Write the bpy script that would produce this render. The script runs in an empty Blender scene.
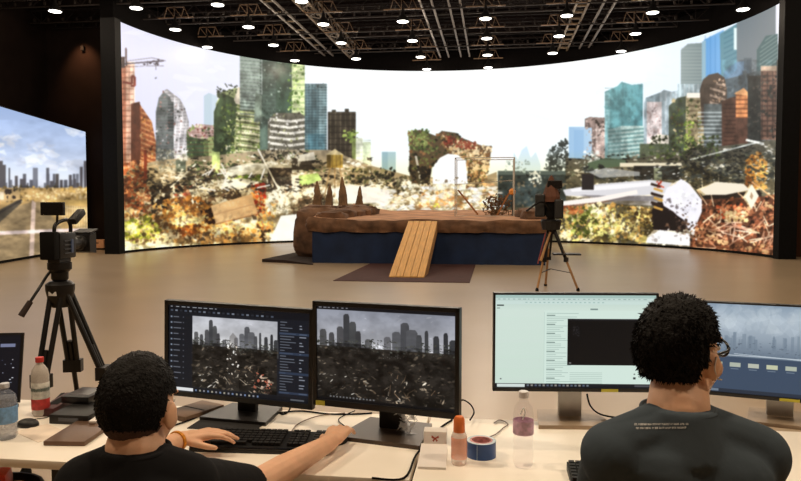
import bpy, bmesh, math, random
import numpy as np
from mathutils import Vector, Matrix, noise as mnoise
from mathutils.bvhtree import BVHTree

# ------------------------------------------------------------------ camera, world, exposure
F, PIT, YAW, EYE = 700.0, 0.050, math.radians(7.7), 1.55
sc = bpy.context.scene
COL = sc.collection
cam_d = bpy.data.cameras.new('camera'); cam = bpy.data.objects.new('camera', cam_d); COL.objects.link(cam)
cam_d.sensor_fit = 'HORIZONTAL'; cam_d.sensor_width = 36; cam_d.lens = 36 * F / 801
cam_d.clip_start = 0.05; cam_d.clip_end = 200
cam.location = (0, 0, EYE); cam.rotation_euler = (math.pi / 2 - PIT, 0, YAW)
sc.camera = cam
w = bpy.data.worlds.new('world'); sc.world = w; w.use_nodes = True
w.node_tree.nodes['Background'].inputs[0].default_value = (0.9, 0.75, 0.6, 1)
w.node_tree.nodes['Background'].inputs[1].default_value = 0.02
vs = sc.view_settings
sc.display_settings.display_device = 'sRGB'
vs.view_transform = 'Standard'; vs.look = 'None'; vs.exposure = 0.0; vs.gamma = 1.0
try: vs.use_curve_mapping = False
except Exception: pass
LAMP_W = 80.0          # watts of each visible ceiling lamp
DESK_W = 680.0         # lamps right over the desks
LAMP_NEAR_W = 165.0    # lamps over the desks and the open floor
LED_STRENGTH = 1.0
LAMP_COL = (1.0, 0.83, 0.64)

random.seed(7); np.random.seed(7)

def ray(px, py):
    x = (px - 400.5) / F; y = -(py - 240.5) / F
    d = (x, math.cos(PIT) + y * math.sin(PIT), -math.sin(PIT) + y * math.cos(PIT))
    c, s = math.cos(YAW), math.sin(YAW)
    return Vector((d[0] * c - d[1] * s, d[0] * s + d[1] * c, d[2])), d[1]
def at_z(px, py, z):
    d, f = ray(px, py); return d * ((z - EYE) / d.z) + Vector((0, 0, EYE))
def at_y(px, py, y):
    d, f = ray(px, py); return d * (y / d.y) + Vector((0, 0, EYE))
def at_x(px, py, x):
    d, f = ray(px, py); return d * (x / d.x) + Vector((0, 0, EYE))
def P(px, py, dep):
    d, f = ray(px, py); return d * (dep / f) + Vector((0, 0, EYE))
def project(X, Y, Z):
    c, s = math.cos(YAW), math.sin(YAW)
    x = X * c + Y * s; y = -X * s + Y * c; z = Z - EYE
    fw = y * math.cos(PIT) - z * math.sin(PIT); up = y * math.sin(PIT) + z * math.cos(PIT)
    return 400.5 + F * x / fw, 240.5 - F * up / fw

# ------------------------------------------------------------------ materials
def lin(c):
    return tuple(((v / 255) / 12.92 if v / 255 <= 0.04045 else ((v / 255 + 0.055) / 1.055) ** 2.4) for v in c)
MATS = {}
def mat(name, rgb, rough=0.6, metal=0.0, var=0.12, scale=12.0, bump=0.0, bscale=None, spec=0.5, stretch=None, coat=0):
    if name in MATS: return MATS[name]
    m = bpy.data.materials.new(name); m.use_nodes = True; MATS[name] = m
    nt = m.node_tree; N = nt.nodes; L = nt.links
    b = N['Principled BSDF']; b.inputs['Roughness'].default_value = rough; b.inputs['Metallic'].default_value = metal
    b.inputs['Specular IOR Level'].default_value = spec
    if coat: b.inputs['Coat Weight'].default_value = coat
    tc = N.new('ShaderNodeTexCoord'); mp = N.new('ShaderNodeMapping'); L.new(tc.outputs['Object'], mp.inputs[0])
    if stretch: mp.inputs['Scale'].default_value = stretch
    nz = N.new('ShaderNodeTexNoise'); nz.inputs['Scale'].default_value = scale; nz.inputs['Detail'].default_value = 4
    L.new(mp.outputs[0], nz.inputs[0])
    r = N.new('ShaderNodeValToRGB'); c = lin(rgb)
    r.color_ramp.elements[0].position = 0.3; r.color_ramp.elements[1].position = 0.7
    r.color_ramp.elements[0].color = (*[max(0, v * (1 - var)) for v in c], 1)
    r.color_ramp.elements[1].color = (*[min(1, v * (1 + var)) for v in c], 1)
    L.new(nz.outputs['Fac'], r.inputs[0]); L.new(r.outputs[0], b.inputs['Base Color'])
    if bump:
        n2 = N.new('ShaderNodeTexNoise'); n2.inputs['Scale'].default_value = bscale or scale * 3; n2.inputs['Detail'].default_value = 5
        L.new(mp.outputs[0], n2.inputs[0])
        bp = N.new('ShaderNodeBump'); bp.inputs['Strength'].default_value = bump; bp.inputs['Distance'].default_value = 0.02
        L.new(n2.outputs['Fac'], bp.inputs['Height']); L.new(bp.outputs[0], b.inputs['Normal'])
    return m
def emat(name, rgb, strength):
    m = bpy.data.materials.new(name); m.use_nodes = True
    b = m.node_tree.nodes['Principled BSDF']; b.inputs['Base Color'].default_value = (0.02, 0.02, 0.02, 1)
    b.inputs['Emission Color'].default_value = (*rgb, 1); b.inputs['Emission Strength'].default_value = strength
    return m
def glassmat(name, rgb, alpha=0.3, rough=0.05):
    m = bpy.data.materials.new(name); m.use_nodes = True; MATS[name] = m
    nt = m.node_tree; N = nt.nodes; L = nt.links
    b = N['Principled BSDF']; b.inputs['Base Color'].default_value = (*lin(rgb), 1)
    b.inputs['Roughness'].default_value = rough
    nz = N.new('ShaderNodeTexNoise'); nz.inputs['Scale'].default_value = 40
    mr = N.new('ShaderNodeMapRange'); mr.inputs[3].default_value = alpha * 0.7; mr.inputs[4].default_value = alpha * 1.3
    L.new(nz.outputs['Fac'], mr.inputs[0]); L.new(mr.outputs[0], b.inputs['Alpha'])
    return m
def screen_mat(name, arr, strength=1.0):
    """arr (h, w, 3) in 0..1 display values, top row first: the picture shown by a screen, painted below."""
    h, wd = arr.shape[:2]
    im = bpy.data.images.new(name, wd, h, alpha=False)
    px = np.ones((h, wd, 4), np.float32); px[..., :3] = np.clip(arr[::-1], 0, 1)
    im.pixels.foreach_set(px.ravel()); im.update(); im.pack()
    m = bpy.data.materials.new(name); m.use_nodes = True
    nt = m.node_tree; N = nt.nodes; b = N['Principled BSDF']
    b.inputs['Base Color'].default_value = (0.01, 0.01, 0.01, 1); b.inputs['Roughness'].default_value = 0.45
    b.inputs['Specular IOR Level'].default_value = 0.15
    t = N.new('ShaderNodeTexImage'); t.image = im; t.extension = 'EXTEND'
    nt.links.new(t.outputs[0], b.inputs['Emission Color']); b.inputs['Emission Strength'].default_value = strength
    return m

# ------------------------------------------------------------------ mesh builder
class MB:
    def __init__(s, off=(0, 0, 0)): s.v = []; s.f = []; s.off = Vector(off); s.uv = None
    def add(s, vs, fs):
        n = len(s.v); s.v += [Vector(v) for v in vs]; s.f += [tuple(i + n for i in f) for f in fs]; return s
    def box(s, c, d, rz=0, M=None):
        x, y, z = d[0] / 2, d[1] / 2, d[2] / 2
        vs = [Vector((a * x, b * y, e * z)) for a in (-1, 1) for b in (-1, 1) for e in (-1, 1)]
        R = M if M is not None else Matrix.Rotation(rz, 3, 'Z')
        c = Vector(c)
        return s.add([R @ v + c for v in vs], [(0, 1, 3, 2), (4, 6, 7, 5), (0, 4, 5, 1), (2, 3, 7, 6), (0, 2, 6, 4), (1, 5, 7, 3)])
    def bbox(s, c, d, b=0.004, rz=0, M=None):           # box with chamfered edges
        bm = bmesh.new(); bmesh.ops.create_cube(bm, size=1)
        for v in bm.verts: v.co = Vector((v.co.x * d[0], v.co.y * d[1], v.co.z * d[2]))
        bmesh.ops.bevel(bm, geom=bm.edges[:], offset=b, segments=2, affect='EDGES', profile=0.6)
        R = M if M is not None else Matrix.Rotation(rz, 3, 'Z'); c = Vector(c)
        bm.verts.index_update()
        s.add([R @ v.co + c for v in bm.verts], [tuple(v.index for v in f.verts) for f in bm.faces]); bm.free(); return s
    def rod(s, a, b, r0, r1=None, n=8, cap=True):
        a, b = Vector(a), Vector(b); r1 = r0 if r1 is None else r1
        d = (b - a).normalized(); u = d.orthogonal().normalized(); v = d.cross(u)
        ring = lambda c, r: [c + (u * math.cos(t) + v * math.sin(t)) * r for t in [2 * math.pi * i / n for i in range(n)]]
        fs = [(i, (i + 1) % n, n + (i + 1) % n, n + i) for i in range(n)]
        if cap: fs += [tuple(range(n - 1, -1, -1)), tuple(range(n, 2 * n))]
        return s.add(ring(a, r0) + ring(b, r1), fs)
    def bar(s, a, b, w, h):                               # rectangular bar
        a, b = Vector(a), Vector(b); d = (b - a).normalized()
        u = d.cross(Vector((0, 0, 1)));
        if u.length < 1e-4: u = Vector((1, 0, 0))
        u.normalize(); v = u.cross(d)
        vs = [c + u * w / 2 * i + v * h / 2 * j for c in (a, b) for i, j in ((-1, -1), (1, -1), (1, 1), (-1, 1))]
        return s.add(vs, [(3, 2, 1, 0), (4, 5, 6, 7), (0, 1, 5, 4), (1, 2, 6, 5), (2, 3, 7, 6), (3, 0, 4, 7)])
    def tube(s, pts, r, n=6, sub=6):
        pts = [Vector(p) for p in pts]; out = []
        for i in range(len(pts) - 1):
            p0 = pts[max(i - 1, 0)]; p1 = pts[i]; p2 = pts[i + 1]; p3 = pts[min(i + 2, len(pts) - 1)]
            for k in range(sub):
                t = k / sub
                out.append(0.5 * ((2 * p1) + (-p0 + p2) * t + (2 * p0 - 5 * p1 + 4 * p2 - p3) * t * t + (-p0 + 3 * p1 - 3 * p2 + p3) * t ** 3))
        out.append(pts[-1]); vs = []; fs = []; u = None
        for i, p in enumerate(out):
            d = (out[min(i + 1, len(out) - 1)] - out[max(i - 1, 0)]).normalized()
            u = d.orthogonal().normalized() if u is None else (u - d * u.dot(d)).normalized()
            v = d.cross(u)
            vs += [p + (u * math.cos(2 * math.pi * k / n) + v * math.sin(2 * math.pi * k / n)) * r for k in range(n)]
            if i: fs += [((i - 1) * n + k, (i - 1) * n + (k + 1) % n, i * n + (k + 1) % n, i * n + k) for k in range(n)]
        fs += [tuple(range(n - 1, -1, -1)), tuple((len(out) - 1) * n + k for k in range(n))]
        return s.add(vs, fs)
    def lathe(s, prof, c=(0, 0, 0), n=24, M=None, open_=False):        # prof [(r, z)]
        c = Vector(c); M = M or Matrix.Identity(3); vs = []; fs = []
        for r, z in prof: vs += [M @ Vector((r * math.cos(2 * math.pi * k / n), r * math.sin(2 * math.pi * k / n), z)) + c for k in range(n)]
        for i in range(len(prof) - 1):
            fs += [(i * n + k, i * n + (k + 1) % n, (i + 1) * n + (k + 1) % n, (i + 1) * n + k) for k in range(n)]
        ring_ = prof[0] == prof[-1] or (abs(prof[0][0] - prof[-1][0]) < 1e-6 and prof[0][0] > .02 and open_)
        if ring_: pass
        elif prof[0][0] > 1e-5: fs.append(tuple(range(n - 1, -1, -1)))
        if not ring_ and prof[-1][0] > 1e-5: fs.append(tuple((len(prof) - 1) * n + k for k in range(n)))
        return s.add(vs, fs)
    def prism(s, poly, axis, a, b):                       # poly 2-D, extruded along axis
        def mk(p, t):
            return {'x': (t, p[0], p[1]), 'y': (p[0], t, p[1]), 'z': (p[0], p[1], t)}[axis]
        n = len(poly)
        return s.add([mk(p, a) for p in poly] + [mk(p, b) for p in poly],
                     [tuple(range(n - 1, -1, -1)), tuple(range(n, 2 * n))] + [(i, (i + 1) % n, n + (i + 1) % n, n + i) for i in range(n)])
    def ell(s, c, r, M=None, nu=20, nv=14):
        c = Vector(c); M = M or Matrix.Identity(3); vs = [M @ Vector((0, 0, r[2])) + c]
        for i in range(1, nv):
            t = math.pi * i / nv
            vs += [M @ Vector((r[0] * math.sin(t) * math.cos(2 * math.pi * k / nu), r[1] * math.sin(t) * math.sin(2 * math.pi * k / nu), r[2] * math.cos(t))) + c for k in range(nu)]
        vs.append(M @ Vector((0, 0, -r[2])) + c); fs = []
        for k in range(nu): fs.append((0, 1 + k, 1 + (k + 1) % nu))
        for i in range(nv - 2):
            fs += [(1 + i * nu + k, 1 + (i + 1) * nu + k, 1 + (i + 1) * nu + (k + 1) % nu, 1 + i * nu + (k + 1) % nu) for k in range(nu)]
        l = len(vs) - 1; b = 1 + (nv - 2) * nu
        for k in range(nu): fs.append((b + k, l, b + (k + 1) % nu))
        return s.add(vs, fs)
    def cap(s, a, b, r0, r1, n=14):                       # tapered capsule
        a, b = Vector(a), Vector(b); d = (b - a); L = d.length; d.normalize()
        q = Vector((0, 0, 1)).rotation_difference(d).to_matrix()
        prof = [(r0 * math.cos(t), r0 * math.sin(t)) for t in [-math.pi / 2 + math.pi / 2 * i / 5 for i in range(6)]]
        prof += [(r1 * math.cos(t), L + r1 * math.sin(t)) for t in [math.pi / 2 * i / 5 for i in range(6)]]
        prof = [(max(r, 0.0002), z) for r, z in prof]
        return s.lathe(prof, a, n, q)
    def mesh(s, name, smooth=None):
        me = bpy.data.meshes.new(name); me.from_pydata([v - s.off for v in s.v], [], s.f)
        bm = bmesh.new(); bm.from_mesh(me); bmesh.ops.recalc_face_normals(bm, faces=bm.faces)
        if smooth is not None:
            for f in bm.faces: f.smooth = True
            for e in bm.edges:
                if len(e.link_faces) == 2 and e.calc_face_angle(0) > math.radians(smooth): e.smooth = False
        bm.to_mesh(me); bm.free(); return me
    def build(s, name, material, parent=None, smooth=None):
        me = s.mesh(name, smooth); me.materials.append(material)
        o = bpy.data.objects.new(name, me); COL.objects.link(o)
        if parent: o.parent = parent
        elif s.off.length > 0: o.location = s.off
        return o

def tag(o, label=None, cat=None, group=None, kind=None):
    if label: o['label'] = label
    if cat: o['category'] = cat
    if group: o['group'] = group
    if kind: o['kind'] = kind
    return o
def empty(name, loc, label, cat, group=None, rz=0):
    o = bpy.data.objects.new(name, None); COL.objects.link(o); o.location = loc; o.rotation_euler = (0, 0, rz)
    o.empty_display_size = 0.1
    return tag(o, label, cat, group)
def copy_tree(o, parent=None):
    c = o.copy(); COL.objects.link(c)
    if parent: c.parent = parent
    for ch in [x for x in o.children]: copy_tree(ch, c)
    return c
def struct(o): o['kind'] = 'structure'; return o

# ------------------------------------------------------------------ picture painter (for what the screens show)
Y_ok = lambda v: v[..., 2] < v[..., 0] - .1
class Cv:
    def __init__(s, x0, y0, x1, y1, S, bg=(0, 0, 0)):
        s.x0, s.y0, s.S = x0, y0, S; s.W = int((x1 - x0) * S); s.H = int((y1 - y0) * S)
        s.a = np.zeros((s.H, s.W, 3), np.float32); s.a[:] = np.array(bg) / 255
        s.rs = np.random.RandomState(3); s.field = s.noise(9, 5, 4, 1.8)
    def noise(s, scale, seed, octv=4, aspect=1.5):
        r = np.random.RandomState(seed); out = np.zeros((s.H, s.W), np.float32); amp = 1.0; tot = 0
        for o in range(octv):
            sx = max(scale * s.S * aspect / 2 ** o, 1.5); sy = max(scale * s.S / 2 ** o, 1.5); gw = int(s.W / sx) + 3; gh = int(s.H / sy) + 3; g = r.rand(gh, gw).astype(np.float32)
            x = np.arange(s.W) / sx; y = np.arange(s.H) / sy; i = x.astype(int); j = y.astype(int); fx = x - i; fy = y - j; fx = fx * fx * (3 - 2 * fx); fy = fy * fy * (3 - 2 * fy)
            a = g[j][:, i] * (1 - fx) + g[j][:, i + 1] * fx; b = g[j + 1][:, i] * (1 - fx) + g[j + 1][:, i + 1] * fx
            out += amp * (a * (1 - fy[:, None]) + b * fy[:, None]); tot += amp; amp *= .62
        out /= tot; return np.clip((out - .5) * 2.6 + .5, 0, 1)
    def shade(s, pts, scale, lo, hi, seed=1, aspect=1.5, tint=(1, 1, 1), thr=1.0):
        q = s.mask(pts)
        if q is None: return
        m, ax, bx, ay, by = q; n = s.noise(scale, seed, 4, aspect)[ay:by, ax:bx][m][:, None]; v = s.a[ay:by, ax:bx]; m = m & ((v[..., 2] < thr) | (Y_ok(v))) if thr < 1 else m; n = s.noise(scale, seed, 4, aspect)[ay:by, ax:bx][m][:, None]
        v[m] = np.clip(v[m] * (lo + (hi - lo) * n) ** np.array(tint), 0, 1)
    def grad(s, stops, axis=0):
        n = s.H if axis == 0 else s.W; o, m = (s.y0, s.S) if axis == 0 else (s.x0, s.S)
        c = np.arange(n) / m + o; xs = [k[0] for k in stops]
        g = np.stack([np.interp(c, xs, [k[1][i] / 255 for k in stops]) for i in range(3)], -1)
        s.a[:] = g[:, None] if axis == 0 else g[None]
    def win(s, pts):
        p = (np.array(pts, np.float32) - (s.x0, s.y0)) * s.S
        ax = max(int(p[:, 0].min()), 0); bx = min(int(p[:, 0].max()) + 2, s.W); ay = max(int(p[:, 1].min()), 0); by = min(int(p[:, 1].max()) + 2, s.H)
        return p, ax, bx, ay, by
    def mask(s, pts):
        p, ax, bx, ay, by = s.win(pts)
        if bx <= ax or by <= ay: return None
        X = np.arange(ax, bx)[None] + .5; Y = np.arange(ay, by)[:, None] + .5
        m = np.zeros((by - ay, bx - ax), bool); n = len(p)
        for i in range(n):
            x0, y0 = p[i]; x1, y1 = p[(i + 1) % n]
            if y0 == y1: continue
            m ^= ((y0 > Y) != (y1 > Y)) & (X < (x1 - x0) * (Y - y0) / (y1 - y0) + x0)
        return m, ax, bx, ay, by
    def poly(s, pts, rgb, al=1.0, rgb2=None, horiz=True):
        r = s.mask(pts)
        if r is None: return
        m, ax, bx, ay, by = r; v = s.a[ay:by, ax:bx]; c = np.array(rgb) / 255
        if rgb2 is not None:
            t = (np.linspace(0, 1, bx - ax)[None, :, None] if horiz else np.linspace(0, 1, by - ay)[:, None, None])
            c = c * (1 - t) + np.array(rgb2) / 255 * t + np.zeros((by - ay, bx - ax, 1)); c = c[m]
        v[m] = v[m] * (1 - al) + c * al
    def rect(s, x0, y0, x1, y1, rgb, al=1.0, rgb2=None, horiz=True): s.poly([(x0, y0), (x1, y0), (x1, y1), (x0, y1)], rgb, al, rgb2, horiz)
    def line(s, pts, w, rgb, al=1.0):
        for (x0, y0), (x1, y1) in zip(pts, pts[1:]):
            dx, dy = x1 - x0, y1 - y0; l = math.hypot(dx, dy) or 1; nx, ny = -dy / l * w / 2, dx / l * w / 2
            s.poly([(x0 + nx, y0 + ny), (x1 + nx, y1 + ny), (x1 - nx, y1 - ny), (x0 - nx, y0 - ny)], rgb, al)
    def stripes(s, pts, rgb, step, w, al=0.6, vert=False, slope=0.0, jit=0.0):
        r = s.mask(pts)
        if r is None: return
        m, ax, bx, ay, by = r
        X = np.arange(ax, bx)[None] / s.S + s.x0; Y = np.arange(ay, by)[:, None] / s.S + s.y0
        t = (X + slope * Y if vert else Y + slope * X) + 0 * X + 0 * Y
        if jit: t = t + jit * np.sin(X * 0.9 + Y * 0.7)
        q = m & ((t % step) < w); v = s.a[ay:by, ax:bx]; v[q] = v[q] * (1 - al) + np.array(rgb) / 255 * al
    def dots(s, pts, pal, n, r0, r1, al=1.0, yb=1.0, ang=None):
        """random small ragged polygons whose centres lie in the polygon"""
        q = s.mask(pts)
        if q is None: return
        m, ax, bx, ay, by = q; ys, xs = np.nonzero(m)
        if len(ys) == 0: return
        rs = s.rs; pal = sorted(pal, key=sum); npal = len(pal)
        for k in range(n):
            i = rs.randint(len(ys)); fv = s.field[ys[i] + ay, xs[i] + ax]; cx = (xs[i] + ax) / s.S + s.x0; cy = (ys[i] + ay) / s.S + s.y0
            r = rs.uniform(r0, r1); e = rs.uniform(0.35, 1.0) * yb; th = rs.uniform(0, math.pi) if ang is None else ang + rs.normal() * .3
            nn = rs.randint(3, 6); ph = rs.uniform(0, 6.28)
            pp = [(r * math.cos(ph + 6.283 * j / nn) * rs.uniform(.6, 1.2), r * e * math.sin(ph + 6.283 * j / nn)) for j in range(nn)]
            c, sn = math.cos(th), math.sin(th)
            col = pal[int(min(max(fv * npal + rs.normal() * .55, 0), npal - 1))]; f = rs.uniform(.86, 1.12)
            s.poly([(cx + a * c - b * sn, cy + a * sn + b * c) for a, b in pp], [min(255, v * f) for v in col], al)
    def sticks(s, pts, pal, n, l0, l1, w):
        q = s.mask(pts)
        if q is None: return
        m, ax, bx, ay, by = q; ys, xs = np.nonzero(m); rs = s.rs
        for k in range(n):
            i = rs.randint(len(ys)); cx = (xs[i] + ax) / s.S + s.x0; cy = (ys[i] + ay) / s.S + s.y0
            l = rs.uniform(l0, l1); t = rs.uniform(0, math.pi)
            s.line([(cx, cy), (cx + l * math.cos(t), cy - l * math.sin(t))], w, pal[rs.randint(len(pal))])
    def blur(s, r=1, it=2):
        for _ in range(it):
            for ax in (0, 1):
                p = np.concatenate([np.take(s.a, [0] * r, ax), s.a, np.take(s.a, [-1] * r, ax)], ax)
                n = s.a.shape[ax]; s.a = sum(np.take(p, range(k, k + n), ax) for k in range(2 * r + 1)) / (2 * r + 1)
    def sample(s, px, py):
        x = np.clip((px - s.x0) * s.S, 0, s.W - 1.001); y = np.clip((py - s.y0) * s.S, 0, s.H - 1.001)
        i = x.astype(int); j = y.astype(int); fx = (x - i)[..., None]; fy = (y - j)[..., None]
        a = s.a; i1 = np.minimum(i + 1, s.W - 1); j1 = np.minimum(j + 1, s.H - 1)
        return (a[j, i] * (1 - fx) + a[j, i1] * fx) * (1 - fy) + (a[j1, i] * (1 - fx) + a[j1, i1] * fx) * fy

def R4(x0, y0, x1, y1): return [(x0, y0), (x1, y0), (x1, y1), (x0, y1)]
#@@CITY
def paint_city():
    c = Cv(100, -40, 810, 275, 3)
    c.grad([(100, (217, 216, 240)), (230, (228, 230, 248)), (330, (240, 248, 254)), (430, (238, 250, 254)), (560, (240, 252, 255)), (680, (226, 240, 252)), (810, (210, 222, 240))], 1)
    # soft clouds
    for k in range(60):
        x = c.rs.uniform(110, 800); y = c.rs.uniform(0, 130); c.dots(R4(x, y, x + 60, y + 14), [(248, 252, 255)], 3, 6, 22, .18, .5, 0)
    # far silhouettes
    c.poly([(204, 96), (209, 93), (217, 96), (219, 130), (204, 130)], (196, 214, 226), .9)
    c.poly([(204, 96), (209, 93), (212, 94), (212, 130), (204, 130)], (182, 202, 216), .6)
    c.rect(382, 152, 396, 182, (146, 182, 196)); c.rect(388, 152, 396, 182, (166, 198, 206))
    c.poly([(512, 182), (514, 152), (518, 160), (522, 150), (527, 146), (531, 158), (536, 152), (541, 165), (541, 184)], (196, 222, 240), .8)
    # left edge orange high-rise with crane
    c.rect(116, 66, 127, 215, (176, 96, 66), 1, (222, 142, 104)); c.rect(126, 62, 135, 205, (238, 180, 146), 1, (250, 214, 190))
    c.stripes(R4(116, 66, 134, 205), (120, 60, 40), 5.5, 1.4, .4); c.stripes(R4(116, 66, 134, 205), (140, 70, 46), 4.3, .9, .4, True)
    c.rect(118, 57, 125, 68, (70, 46, 44)); c.line([(126, 48), (126.5, 66)], 1.6, (96, 72, 70))
    c.line([(125, 64), (164, 61)], 1.3, (84, 76, 88)); c.line([(128, 61), (152, 58), (166, 61)], .6, (120, 110, 122)); c.line([(130, 67), (148, 66), (164, 66)], .5, (130, 120, 132))
    c.dots(R4(144, 60, 162, 65), [(70, 60, 70)], 16, 1, 2.4); c.line([(156, 62), (156, 70)], .5, (110, 100, 110)); c.dots(R4(155, 77, 157, 79), [(120, 120, 130)], 2, .8, 1)
    c.line([(123, 82), (132, 84), (132, 76), (135, 77), (135, 86), (131, 86)], 2, (150, 60, 44))
    # brown mid tower
    c.poly([(131, 104), (139, 102), (141, 106), (152, 122), (156, 142), (156, 175), (131, 175)], (158, 84, 48)); c.poly([(131, 104), (140, 102), (141, 172), (131, 175)], (104, 58, 40))
    c.stripes([(141, 106), (152, 122), (156, 142), (156, 175), (141, 175)], (216, 150, 96), 5, 2, .8, slope=-.4)
    c.dots([(141, 108), (152, 124), (155, 172), (141, 172)], [(206, 130, 60), (96, 52, 30), (226, 170, 110)], 60, .6, 2)
    # grey ruin tower with rounded top
    t = [(156, 112), (159, 98), (164, 91), (167, 89), (172, 93), (180, 99), (185, 108), (189, 122), (190, 172), (156, 172)]
    c.poly(t, (196, 190, 190)); c.poly([(156, 112), (159, 98), (164, 92), (170, 97), (174, 108), (174, 160), (156, 160)], (104, 110, 106))
    c.rect(168, 102, 174, 132, (70, 76, 74)); c.stripes(t, (128, 124, 128), 3.2, 1.1, .55); c.stripes([(174, 96), (182, 102), (190, 125), (190, 172), (174, 172)], (232, 228, 230), 5, 2, .7, True, .12)
    c.dots(t, [(70, 72, 68), (222, 216, 216), (150, 110, 100)], 130, .5, 1.7)
    # green clad block
    t = [(187, 130), (197, 124), (218, 126), (225, 132), (226, 174), (187, 174)]
    c.poly(t, (112, 128, 78)); c.poly([(187, 130), (197, 124), (218, 126), (224, 131), (214, 140), (190, 138)], (206, 170, 160)); c.poly([(187, 136), (204, 140), (204, 174), (187, 174)], (66, 84, 58))
    c.poly([(208, 138), (225, 132), (226, 174), (210, 174)], (188, 202, 128)); c.stripes(t, (120, 60, 48), 4, 1, .35)
    c.dots([(190, 124), (222, 126), (222, 136), (190, 136)], [(150, 70, 60), (240, 220, 216), (80, 60, 50)], 40, .6, 1.8); c.dots(t, [(60, 76, 44), (160, 180, 100), (214, 220, 160), (90, 110, 60)], 150, .6, 2.2)
    # stepped building with cream roof, plants
    t = [(216, 104), (222, 92), (236, 88), (266, 98), (267, 165), (216, 165)]
    c.poly(t, (168, 178, 118)); c.poly([(214, 112), (222, 93), (238, 100), (232, 165), (214, 165)], (66, 82, 54)); c.poly([(234, 100), (238, 88), (266, 98), (266, 110), (236, 104)], (226, 212, 184))
    c.stripes([(236, 106), (266, 112), (267, 165), (232, 165)], (96, 104, 66), 6, 2.2, .7, slope=-.12); c.dots([(224, 108), (266, 112), (266, 165), (226, 165)], [(214, 210, 150), (80, 94, 50), (186, 190, 110), (236, 226, 190)], 220, .6, 2.2)
    c.dots([(216, 90), (240, 86), (240, 94), (218, 98)], [(50, 56, 44), (76, 84, 60)], 40, .8, 2.4); c.sticks(R4(220, 86, 240, 94), [(50, 54, 40)], 8, 2, 6, .8)
    c.poly([(235, 101), (238, 87), (266, 97), (266, 110), (240, 105)], (232, 218, 190)); c.poly([(240, 92), (248, 94), (248, 99), (240, 97)], (170, 150, 120), .7); c.stripes([(240, 88), (266, 97), (266, 108), (240, 103)], (150, 130, 104), 6, 1, .5, True)
    for k in range(9):
        y = 109 + k * 6.2; c.line([(236, y - 2), (252, y), (266, y + 2.5)], 1.6, (222, 212, 170)); c.line([(236, y + .4), (252, y + 2.4), (266, y + 4.6)], 1.8, (84, 84, 54), .8)
    c.dots([(222, 104), (240, 104), (244, 165), (220, 165)], [(50, 62, 38), (90, 112, 54), (130, 144, 74)], 120, .8, 2.6); c.dots([(250, 120), (266, 122), (266, 162), (250, 162)], [(120, 140, 66), (176, 190, 104)], 50, .7, 2)
    # tallest tower
    c.rect(240, 40, 262, 110, (150, 164, 150)); c.rect(260, 40, 294, 150, (84, 102, 90)); c.rect(276, 40, 296, 150, (66, 88, 72)); c.rect(292, 40, 305, 150, (212, 222, 164))
    c.stripes(R4(240, 40, 278, 118), (70, 84, 76), 3.6, 1.5, .7, slope=-.08); c.stripes(R4(240, 40, 262, 100), (206, 214, 206), 3.6, 1.0, .6, slope=-.08)
    c.stripes(R4(293, 40, 305, 150), (116, 142, 78), 6, 2, .45); c.dots(R4(288, 60, 304, 122), [(110, 150, 60), (190, 214, 120), (86, 116, 56)], 90, .6, 2.4)
    c.dots(R4(256, 60, 292, 124), [(50, 68, 56), (110, 128, 110), (160, 176, 160)], 70, .5, 1.8); c.line([(262, 50), (262, 95)], .7, (200, 206, 200)); c.poly([(256, 92), (262, 96), (262, 122), (254, 122)], (120, 134, 118))
    # tiered round block
    t = [(268, 120), (276, 113), (300, 113), (311, 120), (314, 128), (312, 160), (268, 160)]
    c.poly(t, (104, 100, 86)); 
    for i in range(6):
        y = 118 + i * 6; c.poly([(270, y), (290, y + 2.5), (312, y - .5), (312, y + 2), (290, y + 5), (270, y + 2.6)], (222, 216, 202)); 
    c.dots(t, [(70, 66, 54), (150, 150, 110), (236, 230, 220)], 120, .5, 1.8)
    # blue gray tower and its dark neighbour
    c.rect(305, 84, 327, 165, (88, 118, 124)); c.rect(319, 84, 327, 165, (128, 156, 160)); c.stripes(R4(305, 84, 327, 165), (52, 74, 80), 2.8, 1.0, .6); c.stripes(R4(305, 84, 327, 165), (150, 170, 172), 3.3, .7, .45, True)
    c.dots(R4(305, 83, 327, 88), [(60, 80, 80), (120, 140, 140)], 20, .6, 1.6); c.rect(308, 134, 325, 158, (70, 130, 150), .4)
    c.rect(328, 112, 356, 172, (62, 54, 44)); c.rect(332, 110, 336, 113, (60, 54, 44)); c.rect(345, 109, 349, 112, (60, 54, 44)); c.stripes(R4(328, 112, 356, 172), (110, 100, 80), 5, 1.1, .6, True); c.stripes(R4(328, 112, 356, 172), (30, 26, 22), 6, 1.2, .5)
    c.dots(R4(344, 130, 358, 142), [(150, 170, 80), (96, 120, 50)], 50, .8, 2.4); c.rect(352, 138, 356, 172, (150, 170, 90), .7)
    c.rect(356, 138, 363, 178, (236, 240, 214)); c.rect(363, 142, 371, 178, (216, 228, 190)); c.stripes(R4(356, 138, 371, 178), (190, 204, 160), 4, 1, .4)
    # middle ground left: dark greens, slabs, debris
    base = [(112, 172), (160, 160), (190, 158), (270, 150), (330, 150), (372, 166), (410, 176), (440, 178), (470, 182), (497, 172), (500, 230), (500, 275), (112, 275)]
    c.poly(base, (168, 150, 120))
    dk = [(52, 46, 36), (84, 74, 56), (38, 32, 26), (112, 100, 78)]; lt = [(240, 234, 214), (214, 200, 172), (250, 246, 236), (190, 172, 140)]
    c.dots([(120, 170), (372, 158), (372, 215), (120, 215)], dk + lt[:3], 1500, .9, 4.2, 1, .6, 0)
    c.dots([(190, 158), (310, 150), (330, 172), (190, 186)], [(58, 70, 44), (104, 118, 70), (150, 156, 110), (236, 232, 214), (36, 34, 28)], 420, .8, 3, 1, .6, 0)
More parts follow.
